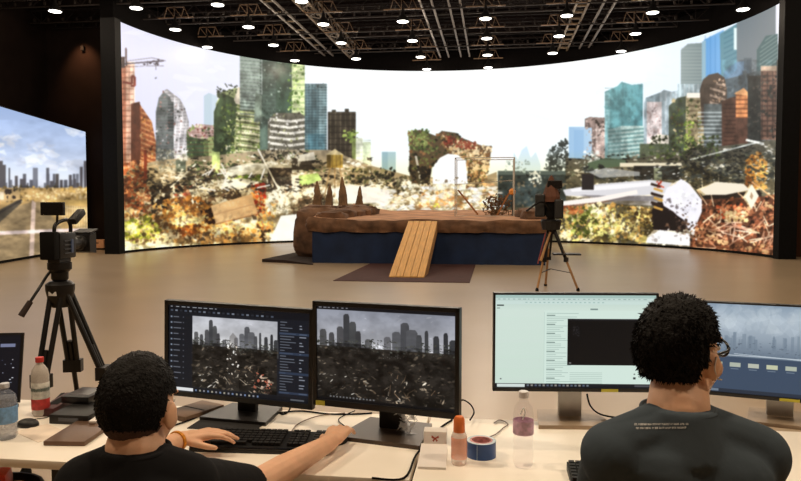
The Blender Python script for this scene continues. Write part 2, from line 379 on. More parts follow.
    c.rect(176, 160, 186, 172, (96, 104, 90)); c.rect(212, 152, 220, 176, (196, 214, 130)); c.dots(R4(156, 150, 190, 172), [(150, 148, 130), (96, 92, 80), (222, 216, 200)], 80, .8, 2.6)
    c.poly([(228, 168), (250, 163), (300, 166), (300, 172), (228, 176)], (206, 200, 184)); c.dots(R4(228, 176, 262, 184), [(150, 178, 60), (110, 140, 40), (196, 206, 110)], 60, 1, 2.6)
    c.rect(268, 168, 292, 190, (60, 50, 42)); c.dots(R4(268, 168, 300, 190), [(44, 38, 32), (110, 96, 80), (30, 26, 22)], 60, 1, 3)
    c.rect(292, 158, 312, 170, (66, 56, 44)); c.poly([(296, 156), (314, 152), (316, 160), (298, 162)], (216, 208, 190)); c.dots(R4(262, 150, 300, 166), [(230, 226, 214), (80, 74, 60), (180, 170, 150)], 120, .8, 2.6)
    c.poly([(298, 176), (318, 173), (322, 180), (300, 188)], (170, 196, 110)); c.poly([(291, 174), (299, 176), (300, 194), (293, 196)], (240, 236, 226))
    c.dots(R4(300, 184, 372, 208), [(236, 226, 200), (110, 90, 66), (250, 246, 232), (66, 54, 42)], 220, .8, 3)
    c.dots(R4(345, 168, 395, 184), [(60, 64, 44), (90, 92, 60), (40, 40, 30), (150, 140, 100)], 160, .8, 2.6); c.poly([(330, 188), (350, 184), (392, 190), (390, 204), (340, 204)], (246, 240, 224))
    # water tank on legs
    c.poly([(326, 155), (335, 149), (344, 155)], (206, 186, 136)); c.rect(327, 155, 343, 168, (150, 122, 48), 1, (196, 160, 70)); c.rect(327, 155, 331, 168, (96, 76, 34)); c.stripes(R4(327, 155, 343, 168), (100, 78, 36), 4, .7, .5, True)
    for x in (329, 335, 341): c.line([(335 + (x - 335) * .8, 168), (335 + (x - 335) * 1.7, 196)], 1.4, (150, 122, 84))
    # leaning poles
    c.line([(258, 149), (279, 190)], 1.5, (238, 232, 220)); c.line([(250, 178), (262, 168)], 1.2, (238, 232, 220)); c.line([(162, 196), (196, 164)], 1.6, (240, 234, 220)); c.line([(196, 172), (197, 208)], 1.8, (236, 230, 214)); c.line([(206, 170), (207, 184)], 1.4, (236, 230, 214))
    c.dots([(190, 168), (226, 170), (226, 182), (192, 186)], [(66, 50, 38), (226, 214, 190), (120, 100, 76)], 90, .8, 2.8)
    c.dots(R4(152, 186, 170, 208), [(40, 30, 22), (60, 44, 30), (30, 24, 20)], 70, 1.4, 4); c.rect(173, 186, 175, 204, (236, 226, 200)); c.rect(192, 185, 194, 205, (236, 226, 200)); c.dots(R4(176, 186, 192, 204), [(176, 84, 60), (110, 70, 44), (206, 150, 110)], 60, .8, 2.8)
    c.dots(R4(196, 186, 232, 206), [(70, 56, 44), (212, 196, 166), (236, 228, 206), (110, 84, 60)], 150, .8, 3)
    c.dots(R4(218, 186, 262, 200), [(60, 46, 34), (110, 90, 60), (236, 224, 196)], 110, 1, 3.4); c.poly([(214, 186), (240, 178), (262, 182), (240, 190)], (244, 238, 222))
    # orange and red foliage at left
    c.dots([(118, 165), (146, 160), (152, 215), (118, 220)], [(176, 92, 50), (130, 66, 38), (212, 144, 92), (92, 50, 32), (236, 190, 140)], 420, .9, 3.2)
    c.rect(144, 150, 147, 178, (130, 52, 28)); c.rect(120, 165, 123, 215, (120, 60, 40))
    c.dots([(120, 214), (150, 205), (230, 205), (262, 225), (262, 248), (120, 254)], [(220, 172, 96), (244, 214, 150), (170, 118, 60), (96, 66, 38), (252, 236, 190)], 900, .9, 3.4)
    c.dots([(164, 200), (200, 196), (222, 226), (190, 236), (162, 226)], [(218, 152, 66), (240, 186, 100), (170, 108, 44), (120, 76, 34), (252, 222, 156)], 420, .9, 3)
    c.dots([(124, 222), (150, 214), (162, 232), (150, 248), (126, 250)], [(170, 170, 50), (206, 206, 96), (120, 124, 36), (232, 226, 150), (80, 84, 30)], 320, .9, 2.8)
    c.dots([(176, 228), (210, 224), (214, 232), (180, 236)], [(150, 80, 26), (110, 56, 22), (220, 140, 50)], 90, 1, 3)
    c.dots([(122, 240), (200, 240), (300, 234), (300, 243), (200, 250), (122, 254)], [(252, 246, 220), (240, 226, 180), (190, 160, 110), (110, 84, 50)], 420, .9, 3.2)
    c.dots([(200, 230), (262, 222), (270, 240), (200, 248)], [(250, 236, 190), (236, 206, 140), (150, 110, 60), (214, 150, 70)], 220, 1, 3.4)
    c.dots(R4(252, 184, 266, 214), [(176, 48, 26), (206, 90, 40), (236, 150, 70), (120, 34, 20)], 130, 1, 3); c.dots(R4(258, 200, 276, 234), [(240, 176, 90), (222, 130, 60), (252, 222, 160)], 120, 1, 3)
    c.poly([(211, 206), (252, 194), (258, 214), (216, 224)], (232, 190, 132), 1, (214, 160, 98)); c.line([(216, 224), (258, 214), (262, 219)], 1.6, (140, 90, 50)); c.dots([(212, 207), (250, 196), (256, 213), (217, 222)], [(240, 206, 150), (206, 150, 90), (250, 226, 180)], 60, .6, 2.4)
    c.dots([(200, 212), (212, 208), (216, 224), (206, 224)], [(70, 36, 20), (46, 26, 16)], 40, 1, 3)
    c.poly([(270, 241), (281, 216), (300, 214), (300, 241)], (250, 248, 238), 1, (232, 226, 214)); c.line([(282, 216), (300, 214)], 1, (180, 170, 150)); c.dots([(258, 228), (272, 228), (268, 244), (256, 244)], [(60, 44, 30), (200, 170, 120)], 40, 1, 2.8)
    c.dots(R4(266, 186, 316, 214), [(250, 240, 216), (222, 206, 176), (160, 130, 100), (96, 76, 56), (250, 246, 236)], 300, .8, 3)
    # bright rubble in the middle
    c.dots([(372, 182), (500, 184), (505, 215), (372, 215)], [(252, 248, 234), (246, 234, 208), (222, 198, 160), (250, 250, 244), (190, 150, 110)], 900, 1, 4.4, 1, .6, 0)
    c.dots([(376, 176), (420, 176), (426, 190), (380, 192)], [(56, 50, 38), (90, 84, 60), (240, 236, 220), (130, 120, 90)], 140, .9, 2.6); c.dots(R4(392, 184, 436, 198), [(70, 60, 44), (150, 130, 96), (250, 246, 236)], 90, .8, 2.4); c.dots(R4(420, 190, 496, 208), [(240, 200, 140), (250, 236, 206), (216, 150, 90)], 160, .8, 3); c.dots(R4(432, 200, 440, 208), [(200, 206, 80)], 10, .8, 1.8)
    # overgrown arch
    ring = [(408, 132), (420, 130), (436, 136), (442, 131), (456, 133), (462, 138), (472, 142), (482, 146), (492, 146), (490, 160), (486, 176), (482, 188), (466, 188), (468, 172), (466, 160), (458, 155), (448, 154), (440, 158), (432, 168), (430, 182), (412, 184), (409, 170), (410, 150)]
    c.poly(ring, (92, 74, 52)); c.dots(ring, [(60, 66, 40), (104, 112, 60), (40, 36, 28), (140, 96, 60)], 420, .9, 2.8)
    c.dots([(440, 134), (470, 142), (492, 148), (486, 186), (468, 186), (466, 160), (446, 150)], [(176, 128, 80), (216, 176, 120), (130, 70, 50), (150, 120, 70), (232, 206, 160)], 300, .9, 2.8)
    c.dots([(446, 136), (476, 143), (474, 150), (444, 146)], [(136, 56, 40), (160, 80, 56), (90, 44, 34)], 110, .9, 2.6); c.dots([(408, 130), (430, 130), (426, 150), (410, 150)], [(116, 130, 66), (70, 86, 44), (150, 160, 90)], 110, .9, 2.6)
    c.poly([(433, 184), (433, 168), (440, 158), (448, 154), (458, 155), (466, 162), (468, 184)], (250, 252, 250)); c.line([(416, 156), (421, 182)], 2.2, (196, 190, 178)); c.dots([(410, 166), (430, 166), (430, 184), (412, 184)], [(44, 38, 30), (30, 26, 22), (80, 70, 50)], 90, 1, 3)
    # dark wall right of the arch, pale box
    c.rect(498, 173, 605, 210, (48, 58, 60)); c.rect(498, 171, 572, 175, (84, 98, 100)); c.dots(R4(498, 176, 605, 212), [(36, 40, 40), (66, 70, 66), (110, 100, 84), (60, 66, 66)], 240, .9, 3)
    c.dots(R4(530, 172, 542, 184), [(236, 240, 240), (206, 214, 214)], 40, .7, 2); c.dots(R4(506, 160, 530, 172), [(150, 170, 170), (206, 220, 224)], 40, .8, 2.2)
    c.dots([(544, 170), (550, 150), (562, 142), (568, 140), (568, 172)], [(84, 92, 90), (120, 130, 128), (60, 66, 62), (176, 186, 186)], 200, .9, 3)
    # right-hand skyline
    c.rect(569, 127, 594, 166, (150, 190, 226), 1, (176, 208, 234)); c.rect(574, 130, 584, 162, (130, 176, 220), .5)
    c.poly([(585, 119), (590, 117), (606, 118), (606, 165), (592, 165), (592, 128), (585, 128)], (150, 128, 120)); c.rect(596, 124, 605, 165, (206, 178, 168)); c.dots(R4(586, 118, 606, 160), [(70, 60, 54), (226, 206, 196), (110, 96, 90)], 110, .7, 2)
    c.poly([(605, 92), (618, 86), (622, 82), (632, 85), (643, 84), (643, 165), (605, 165)], (104, 162, 166), 1, (88, 148, 156)); c.rect(605, 92, 610, 165, (140, 190, 194)); c.stripes(R4(605, 88, 643, 130), (86, 142, 150), 4, .6, .4); c.dots(R4(607, 96, 640, 122), [(96, 156, 160), (116, 168, 172)], 40, 1, 4, .5)
    c.poly([(608, 130), (622, 126), (645, 126), (645, 165), (608, 165)], (176, 202, 196)); c.stripes(R4(608, 128, 645, 165), (92, 134, 134), 4, 2, .8, slope=.1); c.poly([(608, 130), (621, 126), (621, 165), (608, 165)], (110, 146, 146), .5)
    c.poly([(644, 104), (646, 98), (660, 93), (664, 90), (672, 92), (682, 90), (704, 92), (704, 165), (644, 165)], (160, 178, 186)); c.poly([(646, 98), (662, 92), (662, 103), (646, 106)], (130, 150, 158)); c.stripes(R4(660, 92, 682, 165), (196, 208, 214), 5, 2, .6, True)
    c.rect(647, 102, 662, 165, (222, 206, 204)); c.dots(R4(648, 104, 661, 150), [(196, 170, 166), (240, 228, 226), (170, 150, 150)], 70, .8, 2.2); c.poly([(650, 140), (658, 134), (672, 136), (676, 144), (650, 146)], (240, 228, 210)); c.rect(640, 144, 676, 172, (96, 106, 80))
    c.poly([(681, 50), (688, 44), (703, 43), (703, 84), (681, 84)], (142, 158, 158), 1, (120, 138, 140)); c.stripes(R4(681, 48, 703, 84), (170, 184, 184), 3.4, .8, .5); c.rect(678, 84, 706, 105, (166, 186, 192)); c.stripes(R4(678, 84, 706, 105), (206, 220, 224), 4.5, 1.2, .7, True)
    c.poly([(704, 40), (712, 36), (724, 30), (726, 90), (704, 95)], (86, 158, 222), 1, (120, 180, 232)); c.stripes(R4(704, 36, 726, 92), (60, 130, 200), 5, 1, .4, True); c.poly([(702, 42), (706, 40), (706, 100), (702, 100)], (140, 180, 200))
    c.poly([(720, 34), (737, 24), (737, 95), (722, 95)], (96, 146, 162)); c.stripes(R4(724, 30, 737, 60), (70, 120, 140), 5, 1.2, .6, slope=.5); c.rect(734, 28, 737, 50, (220, 240, 240))
    c.poly([(737, 22), (765, 6), (790, -16), (790, 140), (724, 130), (724, 80), (737, 70)], (112, 126, 134), 1, (124, 132, 138)); c.poly([(724, 72), (737, 62), (750, 60), (748, 100), (724, 100)], (96, 132, 166), .7)
    c.poly([(776, -10), (790, -20), (790, 40), (776, 45)], (232, 232, 244)); c.poly([(757, 50), (766, 36), (778, 34), (778, 80), (757, 80)], (76, 106, 108)); c.stripes([(760, 50), (768, 36), (778, 34), (778, 75), (760, 75)], (150, 172, 172), 4, 1, .6, slope=.7); c.rect(744, 58, 752, 80, (84, 100, 110), .8)
    c.poly([(724, 80), (776, 66), (792, 60), (792, 160), (724, 160)], (78, 88, 92), .85); c.dots([(724, 78), (790, 60), (790, 150), (724, 150)], [(60, 68, 70), (100, 112, 118), (84, 92, 94)], 260, 1, 4, .7)
    # foreground right-hand blocks
    c.poly([(669, 106), (678, 98), (688, 96), (690, 165), (669, 165)], (74, 84, 68)); c.rect(686, 96, 708, 165, (176, 158, 120)); c.rect(687, 93, 707, 98, (244, 236, 222)); c.stripes(R4(688, 99, 707, 160), (110, 92, 66), 5, 2, .6); c.dots(R4(672, 100, 706, 160), [(70, 86, 44), (196, 176, 130), (110, 120, 60), (90, 76, 54)], 240, .7, 2.4); c.dots(R4(684, 122, 694, 160), [(170, 190, 80), (110, 140, 50)], 90, .8, 2.2)
    c.poly([(700, 90), (703, 80), (709, 75), (718, 73), (725, 78), (727, 90), (727, 126), (702, 126)], (84, 70, 60)); c.stripes(R4(710, 84, 726, 124), (196, 168, 146), 7, 2.4, .7, slope=-.3); c.dots(R4(712, 80, 726, 122), [(206, 176, 150), (150, 120, 96), (70, 56, 48)], 50, .8, 2.2)
    c.rect(704, 104, 722, 160, (92, 100, 100)); c.stripes(R4(698, 112, 722, 150), (190, 200, 200), 4, 1.3, .7)
    c.poly([(722, 102), (730, 98), (748, 94), (748, 160), (722, 160)], (92, 62, 50)); c.rect(736, 92, 748, 118, (222, 142, 86)); c.stripes(R4(736, 92, 748, 118), (130, 70, 40), 4.5, 1.4, .7); c.stripes(R4(724, 102, 736, 158), (60, 36, 30), 4, 1.2, .6); c.poly([(734, 94), (744, 88), (748, 92), (748, 96)], (240, 170, 110))
    c.rect(748, 76, 762, 165, (50, 52, 50)); c.rect(761, 68, 777, 140, (130, 96, 80)); c.rect(761, 66, 777, 71, (206, 176, 150)); c.stripes(R4(761, 72, 777, 138), (74, 54, 46), 5, 2, .7); c.stripes(R4(761, 72, 777, 138), (60, 44, 40), 5.4, 1.3, .6, True); c.rect(777, 60, 792, 160, (58, 56, 54)); c.dots(R4(748, 76, 790, 160), [(40, 40, 38), (84, 78, 70), (60, 58, 54)], 160, .8, 3)
    # right middle ground
    g = [(566, 158), (606, 160), (640, 158), (690, 150), (792, 138), (792, 275), (500, 275), (500, 208), (566, 205)]
    c.poly(g, (92, 88, 74)); c.dots([(566, 158), (792, 142), (792, 200), (566, 198)], [(40, 42, 38), (64, 66, 56), (96, 100, 84), (210, 206, 194), (30, 30, 28), (130, 124, 104)], 1300, .8, 3.4, 1, .55, 0)
    c.dots(R4(584, 152, 600, 172), [(226, 228, 224), (150, 160, 156)], 60, .9, 2.6); c.poly([(588, 163), (606, 158), (626, 160), (626, 166), (588, 170)], (84, 104, 84)); c.rect(620, 163, 682, 167, (224, 218, 206)); c.rect(634, 166, 682, 180, (44, 42, 40)); c.dots(R4(650, 136, 720, 160), [(72, 86, 50), (110, 124, 70), (54, 58, 40)], 240, .8, 2.6)
    c.rect(654, 168, 662, 182, (120, 130, 120)); c.line([(690, 160), (760, 142)], 1.4, (206, 212, 206)); c.line([(746, 140), (764, 144)], 2.4, (222, 224, 216)); c.dots(R4(680, 152, 750, 182), [(44, 46, 46), (70, 74, 74), (196, 196, 186)], 240, .8, 2.6, 1, .5, 0)
    # wreck of a plane
    c.poly([(563, 190), (600, 184), (650, 180), (676, 184), (668, 202), (620, 200), (566, 196)], (226, 224, 226)); c.poly([(566, 194), (620, 196), (664, 196), (660, 206), (606, 204)], (150, 146, 152)); c.dots(R4(570, 188, 650, 200), [(240, 238, 240), (196, 192, 200)], 60, 1, 5, .7, .4, 0)
    c.poly([(558, 202), (600, 197), (637, 190), (638, 194), (600, 202), (562, 206)], (244, 234, 228)); c.poly([(561, 206), (600, 202), (636, 195), (634, 198), (562, 209)], (120, 90, 80))
    c.rect(582, 174, 594, 192, (48, 42, 42))
    c.poly([(664, 196), (668, 186), (680, 180), (690, 184), (702, 200), (700, 214), (692, 230), (684, 232), (672, 210)], (236, 234, 242)); c.dots([(666, 194), (684, 182), (700, 202), (694, 226), (682, 222)], [(252, 250, 254), (214, 212, 224), (240, 240, 246)], 110, 1, 4)
    c.poly([(650, 212), (658, 202), (668, 204), (676, 214), (688, 218), (688, 230), (664, 230), (650, 228)], (36, 26, 26)); c.dots([(650, 210), (690, 212), (688, 230), (652, 230)], [(30, 22, 22), (56, 40, 36), (24, 18, 18)], 120, 1, 3.4); c.dots([(680, 214), (700, 210), (694, 232), (682, 234)], [(240, 220, 196), (96, 70, 56), (226, 226, 230)], 60, .8, 2.4)
    for k in range(6): c.line([(652 + (k % 2) * 4, 184 + k * 5), (664 + (k % 2) * 3, 187 + k * 5)], 2.6, (216, 160, 60) if k % 2 else (44, 30, 26))
    c.dots(R4(656, 182, 666, 192), [(206, 70, 40), (160, 44, 30)], 20, 1, 2.6)
    # yellow-green rubble under the wing
    c.dots([(560, 210), (600, 204), (650, 208), (655, 243), (560, 241)], [(232, 216, 150), (210, 196, 120), (150, 130, 70), (250, 240, 206), (96, 84, 50), (240, 190, 110)], 760, .9, 3.6)
    c.dots([(566, 208), (596, 206), (600, 236), (574, 238)], [(66, 74, 30), (104, 116, 50), (150, 160, 80)], 160, .9, 3); c.dots(R4(556, 206, 584, 214), [(190, 96, 50), (222, 140, 84), (120, 60, 40)], 60, .9, 2.8); c.dots(R4(590, 210, 616, 238), [(214, 220, 140), (240, 240, 196)], 90, 1, 3)
    c.dots(R4(632, 208, 656, 224), [(60, 44, 28), (120, 96, 50)], 60, 1, 3); c.poly([(648, 236), (660, 228), (690, 234), (690, 246), (646, 242)], (250, 248, 246)); c.dots(R4(648, 230, 692, 246), [(252, 250, 248), (236, 232, 230), (206, 196, 190)], 60, 1, 4)
    # hull, sign, tangled rods
    c.poly([(696, 190), (716, 182), (746, 186), (750, 192), (726, 196), (704, 196)], (240, 226, 200)); c.poly([(700, 196), (746, 192), (760, 190), (766, 208), (724, 210)], (44, 34, 32)); c.line([(702, 178), (703, 196)], 1.2, (226, 220, 206)); c.line([(719, 174), (719, 192)], 1, (206, 200, 190))
    c.dots([(746, 160), (760, 152), (768, 166), (766, 190), (746, 188)], [(196, 130, 50), (226, 168, 90), (150, 90, 34), (120, 74, 34)], 240, .9, 2.8)
    b = [(696, 200), (776, 196), (792, 200), (792, 262), (690, 248)]
    c.poly(b, (96, 58, 44)); c.dots(b, [(150, 84, 60), (206, 130, 96), (70, 40, 32), (236, 190, 150), (44, 26, 22), (176, 110, 80)], 900, .9, 3.2)
    c.sticks([(700, 202), (774, 204), (774, 246), (696, 244)], [(240, 200, 176), (222, 150, 120), (250, 224, 206)], 46, 6, 18, 1.1); c.dots([(716, 206), (742, 204), (744, 218), (720, 218)], [(222, 96, 56), (240, 150, 110)], 60, .9, 2.8); c.dots(R4(726, 212, 748, 222), [(250, 226, 190), (226, 190, 140)], 60, .9, 3)
    c.line([(752, 182), (776, 200)], 1.5, (222, 170, 130)); c.poly([(750, 184), (758, 196), (752, 209), (743, 198)], (252, 240, 214)); c.poly([(750.5, 191), (752.5, 196), (751, 200), (749, 197)], (196, 160, 120))
    c.sticks([(708, 232), (770, 220), (772, 250), (706, 250)], [(236, 196, 180), (206, 150, 130)], 26, 10, 24, 1.2)
    for k, t in enumerate(([(216, 88), (268, 98), (268, 165), (214, 165)], R4(240, 62, 305, 150), R4(305, 84, 372, 172), R4(570, 84, 722, 160), R4(722, 60, 792, 165), R4(116, 60, 226, 175))):
        c.shade([p for p in t], 9, .78, 1.16, 20 + k, .7, thr=.86)
    low = [(112, 165), (372, 165), (372, 180), (500, 178), (792, 160), (792, 275), (112, 275)]
    c.shade(low, 12, .74, 1.2, 40, 1.8, (1, 1.06, 1.25), thr=.9); c.shade(low, 4, .82, 1.16, 41, 1.6, (1, 1.03, 1.12)); c.shade(low, 30, .93, 1.09, 44, 1, (.6, 1, 1.8))
    c.shade([(112, 225), (300, 215), (300, 275), (112, 275)], 7, .8, 1.3, 42); 
    y0i = int((150 + 40) * 3); f = np.clip((np.arange(c.H) - y0i) / 60.0, 0, 1)[:, None, None]; c.a *= (1 - f) + f * np.array([1.05, 1.0, .86], np.float32)
    dkp = [(44, 38, 30), (66, 56, 42), (30, 26, 22), (90, 80, 60)]
    c.dots([(150, 178), (190, 168), (262, 176), (300, 178), (300, 192), (150, 196)], dkp, 150, 1.2, 4.6, .85, .5, 0); c.dots([(566, 164), (640, 168), (700, 158), (776, 152), (776, 182), (700, 186), (680, 180), (600, 180)], [(40, 42, 40), (60, 64, 58), (30, 30, 28)], 260, 1.2, 5, .8, .5, 0)
    c.dots([(352, 172), (408, 176), (408, 190), (352, 186)], dkp, 60, 1, 3.4, .85, .5, 0); c.dots([(600, 204), (650, 206), (652, 236), (600, 236)], [(96, 78, 44), (60, 48, 28), (150, 124, 76)], 70, 1, 3, .8); c.dots([(140, 206), (262, 204), (262, 240), (140, 244)], [(96, 62, 34), (60, 42, 26), (130, 90, 50)], 120, 1, 3.2, .75)
    c.sticks([(150, 176), (262, 172), (262, 190), (150, 196)], [(240, 232, 214)], 12, 6, 16, 1.3); c.dots([(566, 170), (776, 160), (776, 180), (566, 184)], [(226, 224, 214), (190, 190, 180)], 50, .8, 2.6, 1, .4, 0)
    # the brightest, largest shapes redrawn over the mottled tone
    c.poly([(563, 190), (600, 184), (650, 180), (672, 183), (664, 194), (620, 197), (566, 196)], (214, 212, 216)); c.poly([(570, 189), (610, 185), (650, 182), (660, 185), (620, 189), (572, 192)], (240, 238, 240)); c.poly([(580, 195), (620, 196), (660, 196), (658, 201), (610, 201)], (128, 122, 126), .8)
    c.poly([(558, 202), (600, 197), (637, 190), (638, 194), (600, 202), (562, 206)], (246, 236, 228)); c.rect(582, 174, 594, 190, (44, 38, 38)); c.poly([(588, 172), (606, 168), (640, 172), (640, 176), (600, 178)], (190, 190, 186), .7)
    c.poly([(662, 200), (667, 188), (676, 184), (681, 179), (688, 183), (694, 190), (702, 200), (702, 212), (696, 226), (690, 232), (684, 222), (674, 212), (664, 206)], (238, 236, 244)); c.dots([(668, 190), (684, 184), (698, 200), (694, 222), (682, 212)], [(252, 250, 255), (222, 220, 230), (246, 246, 250)], 50, 1.4, 4, .8)
    c.poly([(652, 210), (660, 204), (672, 212), (684, 220), (688, 228), (676, 231), (654, 230)], (34, 24, 24)); c.dots([(664, 196), (700, 200), (698, 216), (668, 212)], [(190, 186, 196), (120, 108, 110)], 22, .8, 2.4, .8); c.dots([(662, 222), (700, 222), (700, 240), (656, 240)], [(50, 38, 32), (110, 80, 60), (236, 226, 216)], 46, 1, 3); c.dots([(676, 214), (694, 214), (690, 232), (676, 232)], [(236, 222, 206), (60, 44, 38), (110, 84, 70)], 26, .8, 2.2)
    for k in range(6): c.line([(651 + (k % 2) * 3, 184 + k * 4.6), (661 + (k % 2) * 2, 187 + k * 4.6)], 2.4, (214, 160, 70) if k % 2 else (50, 34, 28))
    c.dots(R4(656, 181, 664, 188), [(206, 66, 40), (160, 44, 30)], 10, 1, 2.2); c.poly([(648, 238), (660, 230), (676, 233), (690, 236), (690, 246), (646, 243)], (248, 246, 246)); c.dots(R4(652, 234, 690, 244), [(206, 196, 190), (252, 250, 250)], 24, 1, 3)
    c.poly([(700, 190), (716, 182), (744, 184), (750, 190), (726, 195), (706, 195)], (240, 228, 204)); c.poly([(752, 184), (759, 196), (752, 209), (745, 197)], (252, 242, 218)); c.poly([(751.5, 192), (753.5, 196), (752, 200), (750, 197)], (190, 156, 120))
    c.poly([(211, 206), (252, 194), (258, 214), (216, 224)], (232, 188, 128), .75, (216, 166, 106)); c.line([(214, 215), (255, 204)], .8, (190, 140, 90)); c.poly([(270, 241), (281, 216), (300, 214), (300, 241)], (250, 248, 238), .9)
    c.dots([(378, 186), (500, 188), (505, 213), (378, 213)], [(252, 248, 236), (248, 240, 220), (250, 250, 246)], 150, 1.6, 5.5, .75, .5, 0); c.poly([(332, 189), (350, 185), (390, 190), (388, 203), (342, 203)], (248, 242, 228), .8)
    c.poly([(433, 184), (433, 168), (440, 158), (448, 154), (458, 155), (466, 162), (468, 184)], (250, 252, 250)); c.dots([(430, 178), (472, 178), (472, 188), (430, 188)], [(250, 244, 226), (206, 186, 150), (120, 100, 76)], 30, .8, 2.4)
    c.blur(1, 4); g = c.a.mean(2, keepdims=True); c.a = g + (c.a - g) * .86
    c.a = np.clip((c.a - 0.5) * 1.1 + 0.51, 0, 1)
    return c
def paint_panel():
    c = Cv(-160, 95, 100, 280, 3)
    c.grad([(95, (150, 176, 222)), (150, (190, 206, 236)), (185, (228, 232, 244)), (280, (228, 232, 244))])
    for k in range(22):
        x = c.rs.uniform(-160, 90); y = c.rs.uniform(118, 165); c.dots(R4(x, y, x + 26, y + 8), [(232, 236, 248), (212, 220, 240)], 14, 3, 9, .5, .6, 0)
    for k in range(80):
        x = c.rs.uniform(-160, 96); h = c.rs.choice([3, 5, 8, 14, 20], p=[.3, .3, .2, .12, .08]); w = c.rs.uniform(1.5, 4)
        c.rect(x, 188 - h, x + w, 196, [(96, 96, 104), (120, 122, 132), (84, 78, 76)][k % 3])
    for x, h, w in ((-2, 32, 5), (3, 28, 3), (15, 17, 3), (20, 14, 6), (50, 12, 4), (60, 13, 3), (69, 18, 3), (73, 14, 3), (80, 26, 3), (84, 32, 4)): c.rect(x, 193 - h, x + w, 200, (88, 84, 88))
    c.rect(-160, 188, 100, 280, (196, 160, 104)); c.dots(R4(-160, 186, 98, 202), [(216, 176, 104), (150, 120, 70), (236, 206, 150), (90, 80, 60)], 520, .8, 2.8)
    c.poly([(32, 202), (40, 202), (92, 266), (92, 285), (-160, 285), (-160, 262)], (160, 136, 100)); c.dots([(32, 203), (44, 203), (92, 262), (92, 280), (-40, 280)], [(176, 150, 112), (146, 122, 88)], 300, 1, 4, .5, .5, 0)
    c.poly([(32, 200), (36, 203), (33, 285), (28, 285)], (236, 206, 186)); c.poly([(-60, 234), (34, 230), (92, 228), (92, 231), (34, 233.5), (-60, 238)], (246, 222, 214))
    c.poly([(20, 199), (22, 203), (-20, 240), (-160, 285), (-160, 225), (-4, 212)], (84, 76, 64)); c.line([(22, 200), (-2, 214), (-60, 240)], 2, (60, 54, 50))
    c.poly([(0, 190), (10, 188), (20, 192), (20, 200), (0, 202)], (206, 172, 120)); c.dots(R4(6, 190, 16, 198), [(60, 50, 44)], 12, 1, 3); c.rect(48, 200, 92, 206, (214, 176, 106)); c.rect(-12, 192, 4, 200, (240, 220, 190))
    for k in range(16): c.line([(58 + k * 2.4, 204 + k * .3), (58 + k * 2.4, 214 + k * 1.7)], .9, (236, 210, 160))
    c.line([(56, 206), (92, 212)], 1.2, (236, 206, 150)); c.line([(56, 212), (92, 226)], 1.2, (206, 170, 110)); c.shade(R4(-160, 120, 100, 190), 16, .93, 1.08, 6, 2); c.shade(R4(-160, 186, 100, 285), 8, .78, 1.15, 7, 2); c.blur(1, 5)
    return c
